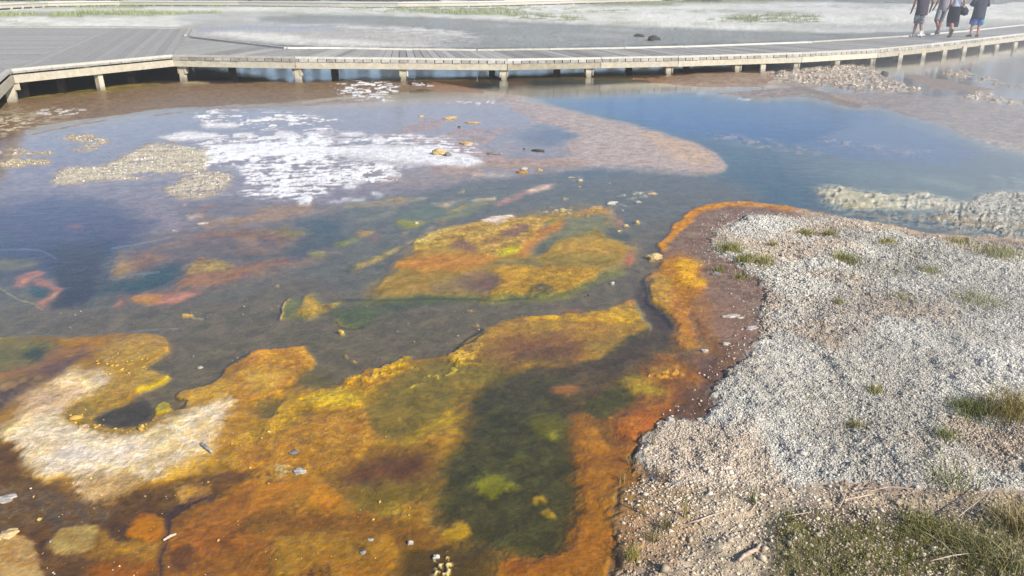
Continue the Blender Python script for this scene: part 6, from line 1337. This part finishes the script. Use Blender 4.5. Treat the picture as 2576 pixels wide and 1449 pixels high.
# ------------------------------------------------------------------ grass
m, nt, bs = new_mat('grass_blades'); a = attr(nt, 'Col'); nt.links.new(a.outputs['Color'], bs.inputs['Base Color']); bs.inputs['Roughness'].default_value = .6; bs.inputs['Specular IOR Level'].default_value = .25
MGB = m
def blades(name, x, y, hgt, lean, wid, ca, cb, origin=None):
    n = len(x); z = gsample(HT, x, y) - .004
    az = rng.uniform(0, 6.283, n); ln = rng.uniform(.1, 1, n)*lean; dx, dy = np.cos(az), np.sin(az)
    fa = rng.uniform(0, 6.283, n); wx, wy = np.cos(fa)*wid/2, np.sin(fa)*wid/2
    V_ = np.zeros((n, 7, 3)); base = np.stack([x, y, z], -1)
    for lv, (t, wf) in enumerate(((0, 1), (.4, .85), (.75, .55))):
        off = np.stack([dx*ln*hgt*t*t, dy*ln*hgt*t*t, hgt*(t-.25*ln*t*t)], -1)
        V_[:, lv*2] = base+off+np.stack([wx*wf, wy*wf, 0*wx], -1); V_[:, lv*2+1] = base+off-np.stack([wx*wf, wy*wf, 0*wx], -1)
    V_[:, 6] = base+np.stack([dx*ln*hgt, dy*ln*hgt, hgt*(1-.25*ln)], -1)
    Fq_ = np.array([(0,1,3),(0,3,2),(2,3,5),(2,5,4),(4,5,6)]); Fv = (Fq_[None]+(np.arange(n)*7)[:, None, None]).reshape(-1, 3)
    t = rng.uniform(0, 1, n)[:, None]; c = (lin(ca)*(1-t)+lin(cb)*t)*rng.uniform(.7, 1.2, n)[:, None]
    VV = V_.reshape(-1, 3)
    if origin is not None: VV = VV - np.array(origin)
    o = np_mesh(name, VV, Fv, MGB, np.repeat(c, 7, 0))
    if origin is not None: o.location = origin
    return o
G_A, G_B, G_Y, G_D = (98,112,48), (150,152,72), (190,176,110), (84,92,60)
def tuft(X, Y, w, n, h, label, ca=G_A, cb=G_Y, lean=.7, wid=.0024, group=None):
    p = on(X, Y); D = math.hypot(math.hypot(p[0], p[1]), H); r = w/2/F*D
    x = p[0]+rng.normal(0, r*.45, n); y = p[1]+rng.normal(0, r*.45, n)
    o = blades('grass_tuft', x, y, rng.uniform(.5, 1.15, n)*h, lean, wid*max(1, D/4.5), ca, cb, origin=(float(p[0]), float(p[1]), float(p[2]))); return tag(o, label, 'grass tuft', group)
for a_ in ((1835, 628, 80, 420, .075, 'wide greenish grass tuft at the upper left edge of the gravel bank'),
           (1878, 655, 60, 260, .07, 'grass tuft right of and below the wide upper left tuft'),
           (1922, 660, 50, 200, .07, 'grass tuft on the gravel right of the second shore tuft'),
           (1810, 683, 34, 90, .06, 'small thin grass tuft by the low crumbly grey lump'),
           (1862, 700, 40, 80, .055, 'sparse grass tuft on the brown shore below the second shore tuft'),
           (2026, 590, 40, 160, .06, 'small green tuft in the upper gravel, left of a pair'),
           (2085, 592, 36, 180, .06, 'small green tuft in the upper gravel, right of a pair'),
           (1945, 618, 22, 70, .06, 'tiny tuft in the upper gravel below the pair'),
           (2125, 652, 70, 300, .075, 'yellow green tuft in the middle of the upper gravel'),
           (2230, 607, 44, 140, .055, 'low grey green tuft near the pink edge of the gravel'),
           (2510, 640, 110, 420, .08, 'broad grey green tuft at the right edge under the mist'),
           (2420, 612, 60, 160, .06, 'thin grey green tuft left of the broad right edge tuft'),
           (2340, 683, 60, 200, .05, 'low dusty tuft in the right gravel above the dark patch'),
           (2460, 755, 120, 420, .06, 'wide dark green tuft far right on the gravel'),
           (2270, 752, 60, 160, .05, 'low olive tuft left of the wide dark green tuft'),
           (2110, 760, 30, 90, .05, 'tiny olive tuft in the central gravel'),
           (2200, 985, 40, 120, .055, 'small olive tuft in the lower gravel'),
           (2150, 1075, 36, 110, .05, 'small dark tuft in the lower gravel below the olive tuft')):
    tuft(*a_)
tuft(2545, 1040, 130, 600, .14, 'tall yellow green tuft at the right edge of the gravel bank', (112,108,60), (196,172,110), .9)
tuft(2440, 1035, 110, 500, .07, 'dark low grass mat left of the tall yellow green tuft', G_D, G_B, .8)
tuft(2380, 1100, 60, 160, .06, 'thin grass strands below the dark low grass mat', G_D, G_B, .8)
tuft(1568, 1212, 24, 16, .07, 'sparse dry straws on a white base beside the orange mat', (196,180,120), (150,130,80), .3)
tuft(1590, 1168, 26, 20, .06, 'dry straws at the left tip of the gravel bank', (190,176,130), (130,110,80), .5)
tuft(1640, 1120, 20, 14, .09, 'single grey seed stalks above the gravel tip', (150,142,100), (120,116,80), .2)
tuft(1672, 1205, 50, 60, .09, 'brown dead tuft where the gravel meets the sand', (140,112,80), (110,84,60), 1.0)
tuft(1722, 1300, 14, 10, .15, 'tall thin straw standing upright on the sand', (170,160,80), (150,140,70), .12)
tuft(1616, 1290, 20, 12, .10, 'thin green straws near the orange mat on the sand', (140,130,70), (120,110,60), .25)
tuft(1680, 1330, 36, 40, .08, 'low thin tuft on the sand below the tall straw', (140,130,80), (110,100,60), .5)
tuft(1590, 1400, 40, 46, .08, 'thin green tuft at the bottom between orange mat and sand', (150,150,60), (120,110,60), .7)
tuft(1640, 1360, 34, 30, .07, 'sparse tuft of short straws low on the sand', (160,150,80), (120,110,60), .5)
tuft(1895, 1265, 22, 26, .09, 'green stalks in the hollow at the sand and gravel edge', (110,120,60), (90,100,60), .3)
tuft(2390, 1215, 110, 110, .17, 'loose arching blades above the bottom grass', (120,122,64), (186,176,110), 1.3)
tuft(2330, 1330, 120, 300, .09, 'green grass clump in the bottom right, left one', (92,98,50), (170,162,100), 1.2)
tuft(2470, 1400, 190, 640, .11, 'tangled grass clump at the bottom right corner', (90,96,52), (184,172,118), 1.3)
tuft(2560, 1330, 110, 380, .15, 'straw coloured grass clump at the right edge near the bottom', (140,120,80), (196,180,130), 1.1)
# long dead straws sprawling from the clumps
for i, pts in enumerate((((2290,1255),(2230,1250),(2180,1262)), ((2400,1330),(2450,1290),(2480,1262)), ((2310,1360),(2360,1390),(2400,1430)), ((2470,1290),(2500,1240),(2480,1220)), ((2330,1440),(2390,1425),(2430,1420)))):
    stick(pts, .0022, WS, ['long straw arching left over the bottom grass', 'long straw leaning up between two grass clumps', 'long pale straw slanting down through the left clump', 'long straw bending up from the right edge clump', 'long bleached straw lying at the bottom edge'][i], .05, 'straw')
# short turf in the bottom corner and the sparse green film between pebbles: nobody could count it
n = 80000; x = rng.uniform(.6, 3.2, n); y = rng.uniform(1.5, 3.0, n); X, Y = sheet(x, y)
gm = blur(fill(chaikin([(1950,1330),(1975,1275),(2060,1285),(2120,1310),(2240,1340),(2330,1300),(2420,1310),(2600,1270),(2900,1290),(2900,1700),(1960,1700)])), 26)
d_ = rsample(gm, X+rng.normal(0, 8, n), Y+rng.normal(0, 5, n)); pn = vnoise(x*5, y*5, 4)*.6+vnoise(x*17, y*17, 5)*.4
k = (rng.uniform(0, 1, n) < d_*sm(pn, .35, .62)) & (Y < 1600)
o = blades('grass', x[k], y[k], rng.uniform(.012, .05, k.sum()), .6, .0016, (98,108,34), (148,144,66)); tag(o, kind='stuff')
n = 60000; x = rng.uniform(.8, 8, n); y = rng.uniform(2.4, 7.6, n); X, Y = sheet(x, y); d_ = rsample('gravel', X, Y)
pn = fbm(x*1.1, y*1.1, 41, 3); k = (rng.uniform(0, 1, n) < d_*sm(pn, .52, .68)*.8) & (X < 2700) & (Y < 1500)
o = blades('grass', x[k], y[k], rng.uniform(.012, .04, k.sum()), .6, .0026, (96,100,60), (140,134,88)); tag(o, kind='stuff')
# meadow grass far behind the walk
n = 60000; X = rng.uniform(-100, 2700, n); Y = rng.uniform(-14, 62, n); P_ = np.array(U(0, 0)); b_2 = Y-CY; t2 = -H/(-F*sp-b_2*cp); x = (X-CX)*t2; y = (F*cp-b_2*sp)*t2
cc = gsample(COL, x, y); green = (cc[:, 1] > cc[:, 0]*1.02) & (cc[:, 1] > cc[:, 2]*1.25); dd_ = np.hypot(x, y)
k = green & (dd_ < 160); x, y, dd_ = x[k], y[k], dd_[k]
o = blades('grass', x, y, rng.uniform(.08, .28, len(x)), .5, dd_*.0006, (128,138,78), (176,178,122)); tag(o, kind='stuff')

# ------------------------------------------------------------------ conifers beyond the meadow
m, nt, bs = new_mat('needles'); a = attr(nt, 'Col'); nt.links.new(a.outputs['Color'], bs.inputs['Base Color']); bs.inputs['Roughness'].default_value = .8; MN = m
m, nt, bs = new_mat('bark'); bs.inputs['Base Color'].default_value = (.10,.075,.055,1); bs.inputs['Roughness'].default_value = .9; MBK = m
def conifer(x, y, h, seed):
    rr = np.random.default_rng(seed); z0 = gz(x, y) if y < 300 else 0
    o = empty('pine_tree', (x, y, z0)); tag(o, 'dark green conifer standing in the tree line beyond the far boardwalk', 'tree', 'conifers in the far tree line')
    b = MB(); b.tube([(0,0,-.3),(0,0,h*.5),(0,0,h*.97)], [h*.018, h*.012, h*.003], 7); t = b.build('trunk', MBK, None); t.parent = o; t.matrix_parent_inverse = Matrix()
    n = 2600; u = rr.uniform(0, 1, n)**.75; zz = h*(1-u*.97); rad = (h*.17)*u**.9*(.75+.25*np.sin(zz*9/h*6.28+seed))*rr.uniform(.35, 1.05, n); az = rr.uniform(0, 6.283, n)
    px, py = np.cos(az)*rad, np.sin(az)*rad; zz = zz - rad*.35 + rr.normal(0, .08, n); s = h*.028*rr.uniform(.6, 1.5, n)
    d = np.stack([np.cos(az), np.sin(az), -.4+rr.normal(0, .25, n)], -1); sd = np.stack([-np.sin(az), np.cos(az), rr.normal(0, .4, n)], -1)
    C_ = np.stack([px, py, np.maximum(zz, .1)], -1); V_ = np.stack([C_-sd*s[:, None]*.6, C_+sd*s[:, None]*.6, C_+d*s[:, None]*1.6, C_-d*s[:, None]*.4+np.array([0,0,.3])*s[:, None]], 1).reshape(-1, 3)
    Fv = (np.array([(0,1,2),(0,3,1)])[None]+(np.arange(n)*4)[:, None, None]).reshape(-1, 3)
    c = lin((58,74,44))*rr.uniform(.6, 1.7, n)[:, None]
    cr_ = np_mesh('crown', V_, Fv, MN, np.repeat(c, 4, 0)); cr_.parent = o; return o
protos = []
for i in range(150):
    X = -700 + i*27 + random.uniform(-14, 14); D = random.uniform(102, 130) if X < 2250 else random.uniform(88, 112)
    ang = math.atan2(X-CX, F*cp+ (CY+37)*sp); x = D*math.tan(ang)*1.0; y = D; h = random.uniform(7.5, 11.5)
    if len(protos) < 6: protos.append(conifer(x, y, h, i))
    else:
        s_ = protos[i % 6]; o = s_.copy(); col.objects.link(o); o.location = (x, y, gz(x, y)); o.rotation_euler = (0, 0, random.uniform(0, 6.28)); o.scale = (random.uniform(.85, 1.2),)*3
        for ch_ in list(s_.children):
            c = ch_.copy(); col.objects.link(c); c.parent = o

# unseen wooded rise added to fill sky gaps in the reflected tree line
n_ = 160; hx_ = np.linspace(-430, 430, n_); V_ = []; 
for j, (yy, zz) in enumerate(((135, 0), (150, 6), (175, 10), (230, 14), (300, 15))):
    for xx in hx_: V_.append((xx, yy+6*math.sin(xx*.03+j), (zz*(.8+.3*vnoise(np.array([xx*.02+j]), np.array([j*3.]), 5)[0]))))
Fh = [(j*n_+i, j*n_+i+1, (j+1)*n_+i+1, (j+1)*n_+i) for j in range(4) for i in range(n_-1)]
m, nt, bs = new_mat('added_rise_green'); geo = nt.nodes.new('ShaderNodeNewGeometry'); q = noise(nt, geo.outputs['Position'], .5, 6, .7)
mx = nt.nodes.new('ShaderNodeMix'); mx.data_type = 'RGBA'; mx.inputs[6].default_value = (.03,.045,.02,1); mx.inputs[7].default_value = (.12,.14,.07,1); nt.links.new(mrange(nt, q.outputs[0], .4, .65, 0, 1), mx.inputs[0]); nt.links.new(mx.outputs[2], bs.inputs['Base Color']); bs.inputs['Roughness'].default_value = 1
tag(mesh_obj('added_rise', V_, Fh, m, smooth=True), kind='structure')
# ------------------------------------------------------------------ light and sky
SUN_AZ = math.atan2(.74, -.67)      # to the right and a little behind the viewer (compass angle from +Y towards +X)
SUN_EL = R(31)
w = bpy.data.worlds.new('World'); scene.world = w; w.use_nodes = True; nt = w.node_tree
bg = nt.nodes['Background']; sky = nt.nodes.new('ShaderNodeTexSky'); sky.sky_type = 'NISHITA'; sky.sun_disc = False
sky.sun_elevation = SUN_EL; sky.sun_rotation = SUN_AZ; sky.altitude = 2200; sky.air_density = 1.0; sky.dust_density = .7; sky.ozone_density = 2.6
nt.links.new(sky.outputs[0], bg.inputs[0]); bg.inputs[1].default_value = .095
sl = bpy.data.lights.new('sun', 'SUN'); sl.energy = 4.6; sl.angle = R(.6); sl.color = (1, .94, .84)
so = bpy.data.objects.new('sun', sl); col.objects.link(so)
d = Vector((math.sin(SUN_AZ)*math.cos(SUN_EL), math.cos(SUN_AZ)*math.cos(SUN_EL), math.sin(SUN_EL)))
so.rotation_euler = (-d).to_track_quat('-Z', 'Y').to_euler(); so.location = d*50
scene.view_settings.view_transform = 'Standard'; scene.view_settings.look = 'None'; scene.view_settings.exposure = .5; scene.view_settings.gamma = 1
scene.cycles.max_bounces = 6; scene.cycles.transparent_max_bounces = 8; scene.cycles.diffuse_bounces = 2; scene.cycles.glossy_bounces = 3
scene.cycles.use_denoising = True

# ------------------------------------------------------------------ the damp air over the basin
def air(name, verts, faces, dens, colr=(.93,.95,1), ani=.2):
    me = bpy.data.meshes.new(name); me.from_pydata(verts, [], faces); me.update()
    o = bpy.data.objects.new(name, me); col.objects.link(o); m = bpy.data.materials.new(name+'_air'); m.use_nodes = True; n = m.node_tree; n.nodes.clear()
    out = n.nodes.new('ShaderNodeOutputMaterial'); v = n.nodes.new('ShaderNodeVolumePrincipled'); v.inputs['Density'].default_value = dens; v.inputs['Color'].default_value = (*colr, 1); v.inputs['Anisotropy'].default_value = ani
    n.links.new(v.outputs[0], out.inputs['Volume']); me.materials.append(m); return tag(o, kind='stuff')
x, y0, y1, z0, z1 = 450, -70, 460, -1.8, 17
air('haze', [(-x,y0,z0),(x,y0,z0),(x,y1,z0),(-x,y1,z0),(-x,y0,z1),(x,y0,z1),(x,y1,z1),(-x,y1,z1)], [(0,3,2,1),(4,5,6,7),(0,1,5,4),(1,2,6,5),(2,3,7,6),(3,0,4,7)], .0026)
scene.cycles.volume_bounces = 1

# thin banks of steam drifting off the hot water
for i, (X, Y, rx, ry, rz_, dn) in enumerate(((2460, 480, 2.6, 2.2, .5, .06), (2600, 320, 4.5, 4.0, .8, .03), (2600, 120, 10, 9, 2.2, .012), (2560, 30, 22, 14, 4.5, .012), (900, 330, 3.4, 1.6, .35, .03), (1250, 90, 14, 6, 1.2, .012), (2480, 900, 1.1, .9, .35, .09))):
    g = U(X, Y, 0); bm = bmesh.new(); bmesh.ops.create_icosphere(bm, subdivisions=4, radius=1)
    for v in bm.verts:
        c = v.co; d = 1+.22*math.sin(2.1*c.x+i)+.16*math.sin(3.3*c.y+2*i)*math.sin(2*c.x); v.co = Vector((c.x*rx*d, c.y*ry*d, c.z*rz_*d))
    vs = [tuple(v.co) for v in bm.verts]; fs = [tuple(v.index for v in f.verts) for f in bm.faces]; bm.free()
    o = air('steam', vs, fs, dn, (1,1,1), .3); o.location = (g[0], g[1], rz_*.75)
